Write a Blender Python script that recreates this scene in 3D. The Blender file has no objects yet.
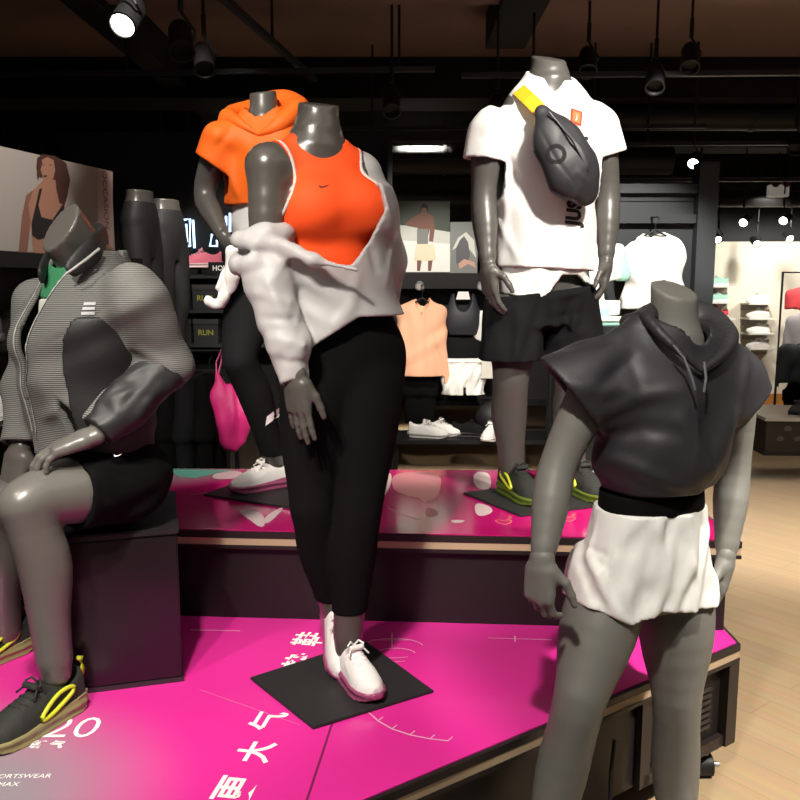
import bpy, bmesh, math, random
import numpy as np
from mathutils import Vector, Matrix
from mathutils.bvhtree import BVHTree

C = bpy.context.scene.collection
PI = math.pi
F32 = np.float32
FPX, PITCH, EYE = 830.0, math.atan(117 / 830), 1.5


# ---------------------------------------------------------------- measuring helpers (photo measurements -> metres)
def at(px, py, Y):
    xc, yc = (px - 400) / FPX, (400 - py) / FPX
    y = math.cos(PITCH) + math.sin(PITCH) * yc
    z = -math.sin(PITCH) + math.cos(PITCH) * yc
    s = Y / y
    return Vector((xc * s, Y, EYE + z * s))


def onz(px, py, zz):
    xc, yc = (px - 400) / FPX, (400 - py) / FPX
    y = math.cos(PITCH) + math.sin(PITCH) * yc
    z = -math.sin(PITCH) + math.cos(PITCH) * yc
    s = (zz - EYE) / z
    return Vector((xc * s, y * s, zz))


def px_to_x(px, Y, z):
    r = (z - EYE) / Y
    yc = (r * math.cos(PITCH) + math.sin(PITCH)) / (math.cos(PITCH) - r * math.sin(PITCH))
    return (px - 400) / FPX * Y / (math.cos(PITCH) + math.sin(PITCH) * yc)


# ---------------------------------------------------------------- materials
MATS = {}


def mat(name, col, rough=0.6, metal=0.0, spec=0.5, bump=0.0, bscale=200.0, vary=0.0, vscale=6.0, alpha=1.0, emit=0.0,
        sheen=0.0, trans=0.0, coat=0.0, stripe=None):
    if name in MATS:
        return MATS[name]
    m = bpy.data.materials.new(name)
    m.use_nodes = True
    nt = m.node_tree
    N, L = nt.nodes, nt.links
    b = N['Principled BSDF']
    b.inputs['Base Color'].default_value = (*col, 1)
    b.inputs['Roughness'].default_value = rough
    b.inputs['Metallic'].default_value = metal
    b.inputs['Specular IOR Level'].default_value = spec
    b.inputs['Sheen Weight'].default_value = sheen
    b.inputs['Coat Weight'].default_value = coat
    b.inputs['Transmission Weight'].default_value = trans
    b.inputs['Alpha'].default_value = alpha
    if emit:
        b.inputs['Emission Color'].default_value = (*col, 1)
        b.inputs['Emission Strength'].default_value = emit
    tc = N.new('ShaderNodeTexCoord')
    if vary:
        n = N.new('ShaderNodeTexNoise')
        n.inputs['Scale'].default_value = vscale
        n.inputs['Detail'].default_value = 5
        L.new(tc.outputs['Object'], n.inputs['Vector'])
        mx = N.new('ShaderNodeMix')
        mx.data_type = 'RGBA'
        mx.inputs[6].default_value = (*[c * (1 - vary) for c in col], 1)
        mx.inputs[7].default_value = (*[min(1, c * (1 + vary)) for c in col], 1)
        L.new(n.outputs['Fac'], mx.inputs[0])
        L.new(mx.outputs[2], b.inputs['Base Color'])
    if stripe:                                  # (axis, scale, dark factor): fine knitted ribs
        w = N.new('ShaderNodeTexWave')
        w.bands_direction = stripe[0]
        w.inputs['Scale'].default_value = stripe[1]
        w.inputs['Distortion'].default_value = 0.3
        L.new(tc.outputs['Object'], w.inputs['Vector'])
        mx = N.new('ShaderNodeMix')
        mx.data_type = 'RGBA'
        mx.inputs[6].default_value = (*[c * stripe[2] for c in col], 1)
        mx.inputs[7].default_value = (*col, 1)
        L.new(w.outputs['Fac'], mx.inputs[0])
        L.new(mx.outputs[2], b.inputs['Base Color'])
        bp = N.new('ShaderNodeBump')
        bp.inputs['Strength'].default_value = 0.5
        bp.inputs['Distance'].default_value = 0.002
        L.new(w.outputs['Fac'], bp.inputs['Height'])
        L.new(bp.outputs['Normal'], b.inputs['Normal'])
    elif bump:
        n = N.new('ShaderNodeTexNoise')
        n.inputs['Scale'].default_value = bscale
        n.inputs['Detail'].default_value = 4
        L.new(tc.outputs['Object'], n.inputs['Vector'])
        bp = N.new('ShaderNodeBump')
        bp.inputs['Strength'].default_value = bump
        bp.inputs['Distance'].default_value = 0.004
        L.new(n.outputs['Fac'], bp.inputs['Height'])
        L.new(bp.outputs['Normal'], b.inputs['Normal'])
    MATS[name] = m
    return m


# ---------------------------------------------------------------- objects
def link(name, me, m, parent=None, loc=None, rot=None, smooth=False):
    if m is not None and len(me.materials) == 0:
        me.materials.append(m)
    o = bpy.data.objects.new(name, me)
    C.objects.link(o)
    if smooth:
        me.polygons.foreach_set('use_smooth', np.ones(len(me.polygons), bool))
    if parent is not None:
        o.parent = parent
    if loc is not None:
        o.location = loc
    if rot is not None:
        o.rotation_euler = rot
    return o


def tag(o, label=None, cat=None, group=None, kind=None):
    if label:
        o['label'] = label
    if cat:
        o['category'] = cat
    if group:
        o['group'] = group
    if kind:
        o['kind'] = kind
    return o


def thing(name, label, cat, loc=(0, 0, 0), rz=0.0, group=None):
    o = bpy.data.objects.new(name, None)
    C.objects.link(o)
    o.empty_display_size = 0.1
    o.location = loc
    o.rotation_euler = (0, 0, rz)
    return tag(o, label, cat, group)


def copy_tree(o, parent=None):
    c = o.copy()
    C.objects.link(c)
    if parent is not None:
        c.parent = parent
    for ch in [x for x in C.objects if x.parent == o]:
        copy_tree(ch, c)
    return c


class BM:
    """collects boxes, bars, tubes, prisms into one mesh"""
    def __init__(s):
        s.v, s.f = [], []

    def _add(s, vs, fs):
        n = len(s.v)
        s.v += [tuple(v) for v in vs]
        s.f += [tuple(i + n for i in f) for f in fs]
        return s

    def box(s, lo, hi, M=None):
        (a, b, c), (d, e, f) = lo, hi
        vs = [Vector(p) for p in ((a, b, c), (d, b, c), (d, e, c), (a, e, c), (a, b, f), (d, b, f), (d, e, f), (a, e, f))]
        if M is not None:
            vs = [M @ v for v in vs]
        return s._add(vs, [(0, 3, 2, 1), (4, 5, 6, 7), (0, 1, 5, 4), (1, 2, 6, 5), (2, 3, 7, 6), (3, 0, 4, 7)])

    def tube(s, pts, r, n=10, closed=False, flat=1.0):
        pts = [Vector(p) for p in pts]
        rs = r if isinstance(r, (list, tuple)) else [r] * len(pts)
        vs, fs = [], []
        up = Vector((0, 0, 1))
        m = len(pts)
        for i, p in enumerate(pts):
            a = pts[(i - 1) % m] if closed or i > 0 else p
            b = pts[(i + 1) % m] if closed or i < m - 1 else p
            t = (b - a).normalized()
            u = t.cross(up)
            if u.length < 1e-3:
                u = t.cross(Vector((0, 1, 0)))
            u.normalize()
            w = t.cross(u)
            for k in range(n):
                q = 2 * PI * k / n
                vs.append(p + u * (math.cos(q) * rs[i]) + w * (math.sin(q) * rs[i] * flat))
        for i in range(m if closed else m - 1):
            j = (i + 1) % m
            for k in range(n):
                fs.append((i * n + k, i * n + (k + 1) % n, j * n + (k + 1) % n, j * n + k))
        if not closed:
            fs.append(tuple(range(n))[::-1])
            fs.append(tuple((m - 1) * n + k for k in range(n)))
        return s._add(vs, fs)

    def cyl(s, a, b, r, r2=None, n=16):
        return s.tube([a, b], [r, r if r2 is None else r2], n)

    def lathe(s, prof, n=20, M=None):
        vs, fs = [], []
        for (r, z) in prof:
            for k in range(n):
                v = Vector((r * math.cos(2 * PI * k / n), r * math.sin(2 * PI * k / n), z))
                vs.append(M @ v if M is not None else v)
        for i in range(len(prof) - 1):
            for k in range(n):
                fs.append((i * n + k, i * n + (k + 1) % n, (i + 1) * n + (k + 1) % n, (i + 1) * n + k))
        fs.append(tuple(range(n))[::-1])
        fs.append(tuple((len(prof) - 1) * n + k for k in range(n)))
        return s._add(vs, fs)

    def prism(s, poly, z0, z1, M=None):
        n = len(poly)
        vs = [Vector((x, y, z0)) for x, y in poly] + [Vector((x, y, z1)) for x, y in poly]
        if M is not None:
            vs = [M @ v for v in vs]
        fs = [tuple(range(n))[::-1], tuple(range(n, 2 * n))] + [(i, (i + 1) % n, n + (i + 1) % n, n + i) for i in range(n)]
        return s._add(vs, fs)

    def mesh(s, name, bevel=0.0, seg=2):
        me = bpy.data.meshes.new(name)
        me.from_pydata(s.v, [], s.f)
        bm = bmesh.new()
        bm.from_mesh(me)
        bmesh.ops.recalc_face_normals(bm, faces=bm.faces)
        if bevel:
            bmesh.ops.bevel(bm, geom=[e for e in bm.edges if len(e.link_faces) == 2 and e.calc_face_angle(0) > 0.6],
                            offset=bevel, segments=seg, affect='EDGES', clamp_overlap=True)
        bm.to_mesh(me)
        bm.free()
        return me

    def build(s, name, m, parent=None, loc=None, rot=None, bevel=0.0, smooth=False, seg=2):
        o = link(name, s.mesh(name, bevel, seg), m, parent, loc, rot)
        if smooth:
            o.data.polygons.foreach_set('use_smooth', np.ones(len(o.data.polygons), bool))
            try:
                o.data.set_sharp_from_angle(angle=math.radians(40))
            except Exception:
                pass
        return o


# ---------------------------------------------------------------- implicit surfaces: smooth bodies and cloth
def V(p):
    return np.array(p, dtype=np.float64)


def unit(v):
    v = V(v)
    return v / np.linalg.norm(v)


def cone(a, b, ra, rb, side=None, fl=1.0):
    """rounded tapered capsule; with side, its section is scaled by fl along that direction"""
    a, b = V(a), V(b)
    ab = b - a
    L2 = float(ab @ ab) + 1e-12
    R = max(ra, rb) * max(1, fl)
    u = None
    if side is not None:
        u = V(side) - ab * (V(side) @ ab) / L2
        u = u / np.linalg.norm(u)

    def fn(X, Y, Z):
        px, py, pz = X - F32(a[0]), Y - F32(a[1]), Z - F32(a[2])
        t = np.clip((px * F32(ab[0]) + py * F32(ab[1]) + pz * F32(ab[2])) / F32(L2), 0, 1)
        qx, qy, qz = px - t * F32(ab[0]), py - t * F32(ab[1]), pz - t * F32(ab[2])
        if u is not None:
            s = qx * F32(u[0]) + qy * F32(u[1]) + qz * F32(u[2])
            g = F32(1 / fl - 1)
            qx, qy, qz = qx + s * g * F32(u[0]), qy + s * g * F32(u[1]), qz + s * g * F32(u[2])
        d = np.sqrt(qx * qx + qy * qy + qz * qz) - (F32(ra) + t * F32(rb - ra))
        return d * F32(min(1.0, fl)) if u is not None else d
    return np.minimum(a, b) - R, np.maximum(a, b) + R, fn


def ell(c, r, R=None):
    """ellipsoid, R = rotation matrix (3x3) of its axes"""
    c, r = V(c), V(r)
    M = np.eye(3) if R is None else np.array(R)
    E = np.abs(M) @ r

    def fn(X, Y, Z):
        px, py, pz = X - F32(c[0]), Y - F32(c[1]), Z - F32(c[2])
        q = [(px * F32(M[0, i]) + py * F32(M[1, i]) + pz * F32(M[2, i])) / F32(r[i]) for i in range(3)]
        n = np.sqrt(q[0] ** 2 + q[1] ** 2 + q[2] ** 2)
        return (n - 1) * F32(r.min())
    return c - E, c + E, fn


def either(a, b):
    return np.minimum(a[0], b[0]), np.maximum(a[1], b[1]), lambda X, Y, Z: np.minimum(a[2](X, Y, Z), b[2](X, Y, Z))


def hermite(zs, vs, n=200):
    zs, vs = np.array(zs, float), np.array(vs, float)
    d = np.gradient(vs, zs, axis=0)
    zz = np.linspace(zs[0], zs[-1], n)
    i = np.clip(np.searchsorted(zs, zz) - 1, 0, len(zs) - 2)
    h = (zs[i + 1] - zs[i])
    t = ((zz - zs[i]) / h)[:, None]
    h = h[:, None]
    o = (2 * t ** 3 - 3 * t ** 2 + 1) * vs[i] + (t ** 3 - 2 * t ** 2 + t) * h * d[i] + (-2 * t ** 3 + 3 * t ** 2) * vs[i + 1] + (t ** 3 - t ** 2) * h * d[i + 1]
    return zz, o


def column(tab, e=0.0, p=2.0, yaw=0.0):
    """upright body of elliptic sections. rows: z, cx, cy, rx, ry front (-y), ry back (+y)"""
    tab = np.array(tab, float)
    tab = tab[np.argsort(tab[:, 0])]
    zz, o = hermite(tab[:, 0], tab[:, 1:])
    z0, z1 = zz[0], zz[-1]
    lo = V((o[:, 0].min() - o[:, 2].max() - e, o[:, 1].min() - o[:, 3:].max() - e, z0 - e))
    hi = V((o[:, 0].max() + o[:, 2].max() + e, o[:, 1].max() + o[:, 3:].max() + e, z1 + e))
    if yaw:
        m = max(hi[0] - lo[0], hi[1] - lo[1]) * 0.2
        lo[:2] -= m
        hi[:2] += m
    cs, sn = math.cos(yaw), math.sin(yaw)

    def fn(X, Y, Z):
        zf = np.asarray(Z, np.float64)
        g = [np.interp(zf, zz, o[:, i]).astype(F32) for i in range(5)]
        px, py = X - g[0], Y - g[1]
        if yaw:
            px, py = px * F32(cs) + py * F32(sn), -px * F32(sn) + py * F32(cs)
        rx = g[2] + F32(e)
        ry = np.where(py < 0, g[3] + F32(e), g[4] + F32(e))
        if p == 2.0:
            n = np.sqrt((px / rx) ** 2 + (py / ry) ** 2)
        else:
            n = (np.abs(px / rx) ** p + np.abs(py / ry) ** p) ** (1 / p)
        d = (n - 1) * np.minimum(rx, np.minimum(g[3], g[4]) + F32(e))
        return np.maximum(d, np.maximum(F32(z0 - e) - Z, Z - F32(z1 + e)))
    return lo, hi, fn


def obox(c, axes, h, r=0.0):
    """rounded box; axes = three unit vectors, h = half sizes"""
    c = V(c)
    A = [unit(a) for a in axes]
    h = V(h)
    E = sum(np.abs(A[i]) * h[i] for i in range(3))

    def fn(X, Y, Z):
        px, py, pz = X - F32(c[0]), Y - F32(c[1]), Z - F32(c[2])
        q = [np.abs(px * F32(A[i][0]) + py * F32(A[i][1]) + pz * F32(A[i][2])) - F32(h[i] - r) for i in range(3)]
        out = np.sqrt(sum(np.maximum(k, 0) ** 2 for k in q))
        return out + np.minimum(np.maximum(q[0], np.maximum(q[1], q[2])), 0) - F32(r)
    return c - E, c + E, fn


def ring_of(v, pts, rad, n=40, side=None, fl=1.0, k=.004):
    """smooth roll of cloth through the points"""
    P = np.array(pts, float)
    t = np.concatenate([[0], np.cumsum(np.linalg.norm(np.diff(P, axis=0), axis=1))])
    zz, o = hermite(t, np.column_stack([P, rad]), n)
    for a, b in zip(o[:-1], o[1:]):
        v.add(cone(a[:3], b[:3], a[3], b[3], side, fl), k)


class Vox:
    def __init__(s, lo, hi, res):
        s.res = res
        s.lo = V(lo)
        n = np.ceil((V(hi) - s.lo) / res).astype(int) + 1
        s.ax = [(s.lo[i] + res * np.arange(n[i])).astype(F32) for i in range(3)]
        s.f = np.full(n, 1.0, F32)

    def sl(s, lo, hi, m):
        r = []
        for i in range(3):
            a = int(np.floor((lo[i] - m - s.lo[i]) / s.res))
            b = int(np.ceil((hi[i] + m - s.lo[i]) / s.res)) + 1
            a, b = max(a, 0), min(b, len(s.ax[i]))
            if b <= a:
                return None
            r.append(slice(a, b))
        return tuple(r)

    def g(s, sl=None):
        sl = sl or (slice(None),) * 3
        return s.ax[0][sl[0]][:, None, None], s.ax[1][sl[1]][None, :, None], s.ax[2][sl[2]][None, None, :]

    def add(s, prim, k=0.02, m=0.03):
        lo, hi, fn = prim
        sl = s.sl(lo, hi, k + m)
        if sl is None:
            return s
        d = fn(*s.g(sl))
        a = s.f[sl]
        if k > 0:
            h = np.clip(0.5 + 0.5 * (a - d) / F32(k), 0, 1)
            s.f[sl] = a + (d - a) * h - F32(k) * h * (1 - h)
        else:
            s.f[sl] = np.minimum(a, d)
        return s

    def cut(s, prim, k=0.0):
        lo, hi, fn = prim
        sl = s.sl(lo, hi, 0.02)
        if sl is None:
            return s
        d = -fn(*s.g(sl))
        a = s.f[sl]
        if k > 0:
            h = np.clip(0.5 - 0.5 * (a - d) / F32(k), 0, 1)
            s.f[sl] = a + (d - a) * h + F32(k) * h * (1 - h)
        else:
            s.f[sl] = np.maximum(a, d)
        return s

    def within(s, fn):
        s.f = np.maximum(s.f, fn(*s.g()).astype(F32))
        return s

    def plane(s, p, n, bb=None):
        """drop what lies on the side n points to (inside bb = (lo, hi) only, if given)"""
        n = unit(n)
        p = V(p)
        sl = s.sl(V(bb[0]), V(bb[1]), 0) if bb else (slice(None),) * 3
        if sl is None:
            return s
        X, Y, Z = s.g(sl)
        d = (X - F32(p[0])) * F32(n[0]) + (Y - F32(p[1])) * F32(n[1]) + (Z - F32(p[2])) * F32(n[2])
        s.f[sl] = np.maximum(s.f[sl], d)
        return s

    def shell(s, t):
        s.f = np.maximum(s.f, -(s.f + F32(t)))
        return s

    def off(s, e):
        s.f -= F32(e)
        return s

    def disp(s, fn):
        s.f += fn(*s.g()).astype(F32)
        return s

    def cut_own(s, p, n, own, other):
        """open a sleeve end: cut by a plane only where the sleeve is nearer than the torso"""
        n, p = unit(n), V(p)
        X, Y, Z = s.g()
        d = (X - F32(p[0])) * F32(n[0]) + (Y - F32(p[1])) * F32(n[1]) + (Z - F32(p[2])) * F32(n[2])
        m = own[2](X, Y, Z) < other[2](X, Y, Z) + F32(.004)
        s.f = np.where(m, np.maximum(s.f, d), s.f)
        return s

    eye = None                         # where folds are traced from, in the garment's own space

    def onto(s, p):
        """slide a point along the line of sight until it lies on the surface"""
        d = unit(p - Vox.eye)
        best = p
        last = None
        for t in np.arange(-.30, .30, s.res * .7):
            q = p + d * t
            i = np.round((q - s.lo) / s.res).astype(int)
            if (i < 0).any() or (i >= s.f.shape).any():
                continue
            f = s.f[tuple(i)]
            if last is not None and last > 0 >= f:
                return q
            last = f
        return best

    def crease(s, pts, w, amp):
        """fold along a polyline: amp > 0 raises a ridge, amp < 0 presses a valley"""
        P = [V(p) for p in pts]
        if Vox.eye is not None:
            P = [q for a, b in zip(P[:-1], P[1:]) for q in (a, a * .75 + b * .25, a * .5 + b * .5, a * .25 + b * .75)] + [P[-1]]
            P = [s.onto(p) for p in P]
        ln = [np.linalg.norm(b - a) for a, b in zip(P[:-1], P[1:])]
        T, acc = sum(ln), 0.0
        lo, hi = np.min(P, 0), np.max(P, 0)
        sl = s.sl(lo, hi, 2.6 * w)
        if sl is None:
            return s
        X, Y, Z = s.g(sl)
        best = 0
        for a, b, l in zip(P[:-1], P[1:], ln):
            ab = (b - a).astype(F32)
            px, py, pz = X - F32(a[0]), Y - F32(a[1]), Z - F32(a[2])
            t = np.clip((px * ab[0] + py * ab[1] + pz * ab[2]) / F32(l * l + 1e-12), 0, 1)
            d2 = (px - t * ab[0]) ** 2 + (py - t * ab[1]) ** 2 + (pz - t * ab[2]) ** 2
            q = (F32(acc) + t * F32(l)) / F32(T)
            best = np.maximum(best, np.exp(-d2 / F32(w * w)) * np.maximum(np.sin(q * F32(PI)), 0) ** .7)
            acc += l
        s.f[sl] -= F32(amp) * best
        return s

    def wave(s, seed, scale, amp, n=5, stretch=(1, 1, 1)):
        rng = np.random.RandomState(seed)
        X, Y, Z = s.g()
        X, Y, Z = X * F32(stretch[0]), Y * F32(stretch[1]), Z * F32(stretch[2])
        tot = 0
        for i in range(n):
            d = rng.normal(size=3)
            d /= np.linalg.norm(d)
            q = rng.normal(size=3)
            q /= np.linalg.norm(q)
            ph, ph2 = rng.uniform(0, 6.28, 2)
            fr = 6.28 / scale * rng.uniform(0.7, 1.5)
            warp = np.sin((X * F32(q[0]) + Y * F32(q[1]) + Z * F32(q[2])) * F32(fr * 0.6) + F32(ph2)) * F32(1.6)
            tot = tot + np.sin((X * F32(d[0]) + Y * F32(d[1]) + Z * F32(d[2])) * F32(fr) + F32(ph) + warp)
        s.f += (F32(amp / math.sqrt(n)) * tot).astype(F32)
        return s

    def surf(s, smooth=1):
        f = s.f.copy()
        f[0], f[-1], f[:, 0], f[:, -1], f[:, :, 0], f[:, :, -1] = 1, 1, 1, 1, 1, 1
        nx, ny, nz = f.shape
        ins = f < 0
        cnt = np.zeros((nx - 1, ny - 1, nz - 1), np.int8)
        for i in (0, 1):
            for j in (0, 1):
                for k in (0, 1):
                    cnt += ins[i:nx - 1 + i, j:ny - 1 + j, k:nz - 1 + k]
        act = (cnt > 0) & (cnt < 8)
        I, J, K = np.nonzero(act)
        idx = np.full(act.shape, -1, np.int64)
        idx[I, J, K] = np.arange(len(I))
        pos = np.zeros((len(I), 3))
        num = np.zeros(len(I))
        cor = [(i, j, k) for i in (0, 1) for j in (0, 1) for k in (0, 1)]
        for a in cor:
            for ax in range(3):
                if a[ax] == 1:
                    continue
                b = list(a)
                b[ax] = 1
                fa = f[I + a[0], J + a[1], K + a[2]]
                fb = f[I + b[0], J + b[1], K + b[2]]
                m = (fa < 0) != (fb < 0)
                t = np.where(m, fa / np.where(m, fa - fb, 1), 0)
                p = np.array(a, float)[None, :].repeat(len(I), 0)
                p[:, ax] += t
                pos[m] += p[m]
                num += m
        pos = pos / num[:, None] + np.stack([I, J, K], 1)
        vs = s.lo + pos * s.res
        quads = []
        for ax in range(3):
            a = [slice(None)] * 3
            b = [slice(None)] * 3
            a[ax], b[ax] = slice(0, -1), slice(1, None)
            x = ins[tuple(a)] != ins[tuple(b)]
            E = np.stack(np.nonzero(x), 1)
            o1, o2 = (ax + 1) % 3, (ax + 2) % 3
            ok = (E[:, o1] > 0) & (E[:, o2] > 0) & (E[:, o1] < f.shape[o1] - 1) & (E[:, o2] < f.shape[o2] - 1)
            E = E[ok]
            flip = ins[tuple(a)][E[:, 0], E[:, 1], E[:, 2]]
            q = []
            for d1, d2 in ((0, 0), (-1, 0), (-1, -1), (0, -1)):
                c = E.copy()
                c[:, o1] += d1
                c[:, o2] += d2
                q.append(idx[c[:, 0], c[:, 1], c[:, 2]])
            q = np.stack(q, 1)
            q[~flip] = q[~flip][:, ::-1]
            quads.append(q)
        q = np.concatenate(quads)
        for _ in range(smooth):
            acc = np.zeros_like(vs)
            w = np.zeros(len(vs))
            for i in range(4):
                a, b = q[:, i], q[:, (i + 1) % 4]
                for c in range(3):
                    acc[:, c] += np.bincount(a, vs[b, c], len(vs)) + np.bincount(b, vs[a, c], len(vs))
                w += np.bincount(a, minlength=len(vs)) + np.bincount(b, minlength=len(vs))
            vs = vs * 0.5 + 0.5 * acc / np.maximum(w, 1)[:, None]
        return vs, q


def quad_mesh(name, parts):
    """one mesh from [(verts, quads), ...]"""
    vs, qs, n = [], [], 0
    for v, q in parts:
        vs.append(v)
        qs.append(q + n)
        n += len(v)
    vs, qs = np.concatenate(vs), np.concatenate(qs)
    me = bpy.data.meshes.new(name)
    me.vertices.add(len(vs))
    me.vertices.foreach_set('co', vs.astype(F32).ravel())
    me.loops.add(len(qs) * 4)
    me.loops.foreach_set('vertex_index', qs.astype(np.int32).ravel())
    me.polygons.add(len(qs))
    me.polygons.foreach_set('loop_start', np.arange(0, len(qs) * 4, 4, dtype=np.int32))
    me.update(calc_edges=True)
    me.validate()
    me.polygons.foreach_set('use_smooth', np.ones(len(me.polygons), bool))
    return me


def vobj(name, vox, m, parent, smooth=1):
    return link(name, quad_mesh(name, [vox.surf(smooth)]), m, parent)


# ---------------------------------------------------------------- lettering and decals laid on surfaces
def text_mesh(body, size=1.0, bold=0.0, space=1.0, align='CENTER'):
    cu = bpy.data.curves.new('lettering', 'FONT')
    cu.body = body
    cu.size = size
    cu.align_x = align
    cu.align_y = 'CENTER'
    cu.offset = bold
    cu.space_character = space
    cu.resolution_u = 3
    o = bpy.data.objects.new('lettering', cu)
    C.objects.link(o)
    dg = bpy.context.evaluated_depsgraph_get()
    dg.update()
    me = bpy.data.meshes.new_from_object(o.evaluated_get(dg))
    bpy.data.objects.remove(o)
    bpy.data.curves.remove(cu)
    me.materials.clear()
    return me


def lettering(name, body, size, m, parent, M, bold=0.0, space=1.0):
    me = text_mesh(body, size, bold, space)
    me.transform(M)
    return link(name, me, m, parent)


def frame(o, x, n):
    """matrix whose x axis is x, z axis n, at o"""
    x, n = Vector(x).normalized(), Vector(n).normalized()
    y = n.cross(x).normalized()
    x = y.cross(n)
    return Matrix(((x.x, y.x, n.x, o[0]), (x.y, y.y, n.y, o[1]), (x.z, y.z, n.z, o[2]), (0, 0, 0, 1)))


def drape(me, target, n, lift=0.002, far=0.3, sub=0.012):
    """lay a flat mesh onto the surface of target (same local space) along -n"""
    bm = bmesh.new()
    bm.from_mesh(me)
    bmesh.ops.triangulate(bm, faces=bm.faces)
    for _ in range(4):
        es = [e for e in bm.edges if e.calc_length() > sub]
        if not es:
            break
        bmesh.ops.subdivide_edges(bm, edges=es, cuts=1)
        bmesh.ops.triangulate(bm, faces=[f for f in bm.faces if len(f.verts) > 3])
    vs = np.empty(len(target.vertices) * 3, F32)
    target.vertices.foreach_get('co', vs)
    bvh = BVHTree.FromPolygons([Vector(v) for v in vs.reshape(-1, 3)], [tuple(p.vertices) for p in target.polygons])
    n = Vector(n).normalized()
    for v in bm.verts:
        h = bvh.ray_cast(v.co + n * far, -n)
        if h[0] is not None:
            v.co = h[0] + n * lift
    bm.to_mesh(me)
    bm.free()
    return me
# ---------------------------------------------------------------- mannequins
def rotz(a):
    return np.array([[math.cos(a), -math.sin(a), 0], [math.sin(a), math.cos(a), 0], [0, 0, 1]])


class Fig:
    def __init__(s, name, label, base, yaw):
        s.base, s.yaw = V(base), yaw
        s.R = rotz(yaw)
        s.root = thing(name, label, 'mannequin', tuple(base), yaw)
        Vox.eye = s.R.T @ (V((0, 0, EYE)) - s.base)

    def L(s, px, py, Y):
        return s.R.T @ (V(at(px, py, Y)) - s.base)

    def D(s, d):                       # world direction -> local
        return s.R.T @ V(d)

    def rows(s, rows):
        """rows: z above base, photo x of the centre, distance, rx, ry front, ry back"""
        out = []
        for z, px, Y, rx, rf, rb in rows:
            w = V((px_to_x(px, Y, s.base[2] + z), Y, s.base[2] + z))
            l = s.R.T @ (w - s.base)
            out.append((z, l[0], l[1], rx, rf, rb))
        return out


def limb(pts, rad, n=14):
    """smooth tapering chain through stations"""
    P = np.array(pts, float)
    t = np.concatenate([[0], np.cumsum(np.linalg.norm(np.diff(P, axis=0), axis=1))])
    zz, o = hermite(t, np.column_stack([P, rad]), n)
    return [cone(a[:3], b[:3], a[3], b[3]) for a, b in zip(o[:-1], o[1:])]


def arm(S, E, W, m=1.0, e=0.0):
    S, E, W = V(S), V(E), V(W)
    mx = lambda a, b, t: a * (1 - t) + b * t
    pts = [S, mx(S, E, .45), mx(S, E, .85), mx(E, W, .12), mx(E, W, .33), mx(E, W, .7), W]
    rad = V((.047, .0435, .0375, .0370, .0375, .0285, .0215)) * m + e
    return limb(pts, rad), ell(S, V((.056, .054, .056)) * m + e)


def leg(H, K, A, m=1.0, e=0.0, back=(0, 1, 0)):
    H, K, A, b = V(H), V(K), V(A), unit(back)
    mx = lambda a, b, t: a * (1 - t) + b * t
    pts = [H, mx(H, K, .5), mx(H, K, .86) - b * .006 * m, K - b * .006 * m, mx(K, A, .14) - b * .001, mx(K, A, .34) + b * .013 * m, mx(K, A, .68) + b * .005 * m, A]
    rad = V((.086, .074, .0555, .0515, .0490, .0520, .0395, .034)) * m + e
    return limb(pts, rad, 18)


def hand(W, d, n, s, k=1.0, curl=(.25, .3, .2), spread=.06, thumb=(.55, .75, .3)):
    """palm, four fingers of unequal length, thumb from the side of the palm"""
    W, d = V(W), unit(d)
    n = V(n)
    n = unit(n - d * (n @ d))
    s = V(s)
    s = unit(s - d * (s @ d) - n * (s @ n))
    lo, hi = W - .24 * k, W + .24 * k
    c = W + d * .1 * k
    lo, hi = c - .15 * k, c + .15 * k
    v = Vox(lo, hi, .0028)
    v.add(cone(W - d * .004 * k, W + d * .02 * k, .0236 * k, .0240 * k, n, .95), 0)
    v.add(cone(W, W + d * .05 * k, .0235 * k, .028 * k, n, .62), .02)
    v.add(obox(W + d * .055 * k, (d, s, n), V((.041, .036, .0125)) * k, .011 * k), .018)
    for i in range(4):
        base = W + d * (.092, .095, .090, .081)[i] * k + s * (.0275 - .0185 * i) * k + n * (0, -.002, -.001, .002)[i] * k
        ln = (.070, .079, .073, .056)[i] * k
        r = (.0092, .0095, .0090, .0080)[i] * k
        a = 0
        p = base - d * .02 * k
        v.add(cone(p, base, r * 1.15, r * 1.05), .008)
        p = base
        side = (1.5 - i) * spread
        for j in range(3):
            a += curl[j] * (1 + .12 * i)
            dr = unit(d * math.cos(a) + n * math.sin(a) + s * side)
            q = p + dr * ln * (.45, .30, .25)[j]
            v.add(cone(p, q, r * (1.02, .95, .86)[j], r * (.95, .86, .74)[j]), .0035)
            p = q
    b = W + d * .022 * k + s * .024 * k + n * .006 * k
    t1 = unit(d * thumb[0] + s * thumb[1] + n * thumb[2])
    t2 = unit(d * (thumb[0] + .45) + s * thumb[1] * .55 + n * (thumb[2] + .1))
    p1 = b + t1 * .040 * k
    p2 = p1 + t2 * .031 * k
    p3 = p2 + unit(t2 + d * .3) * .024 * k
    v.add(cone(b, p1, .0145 * k, .0110 * k), .012)
    v.add(cone(p1, p2, .0108 * k, .0098 * k), .004)
    v.add(cone(p2, p3, .0098 * k, .0078 * k), .004)
    return v


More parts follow.
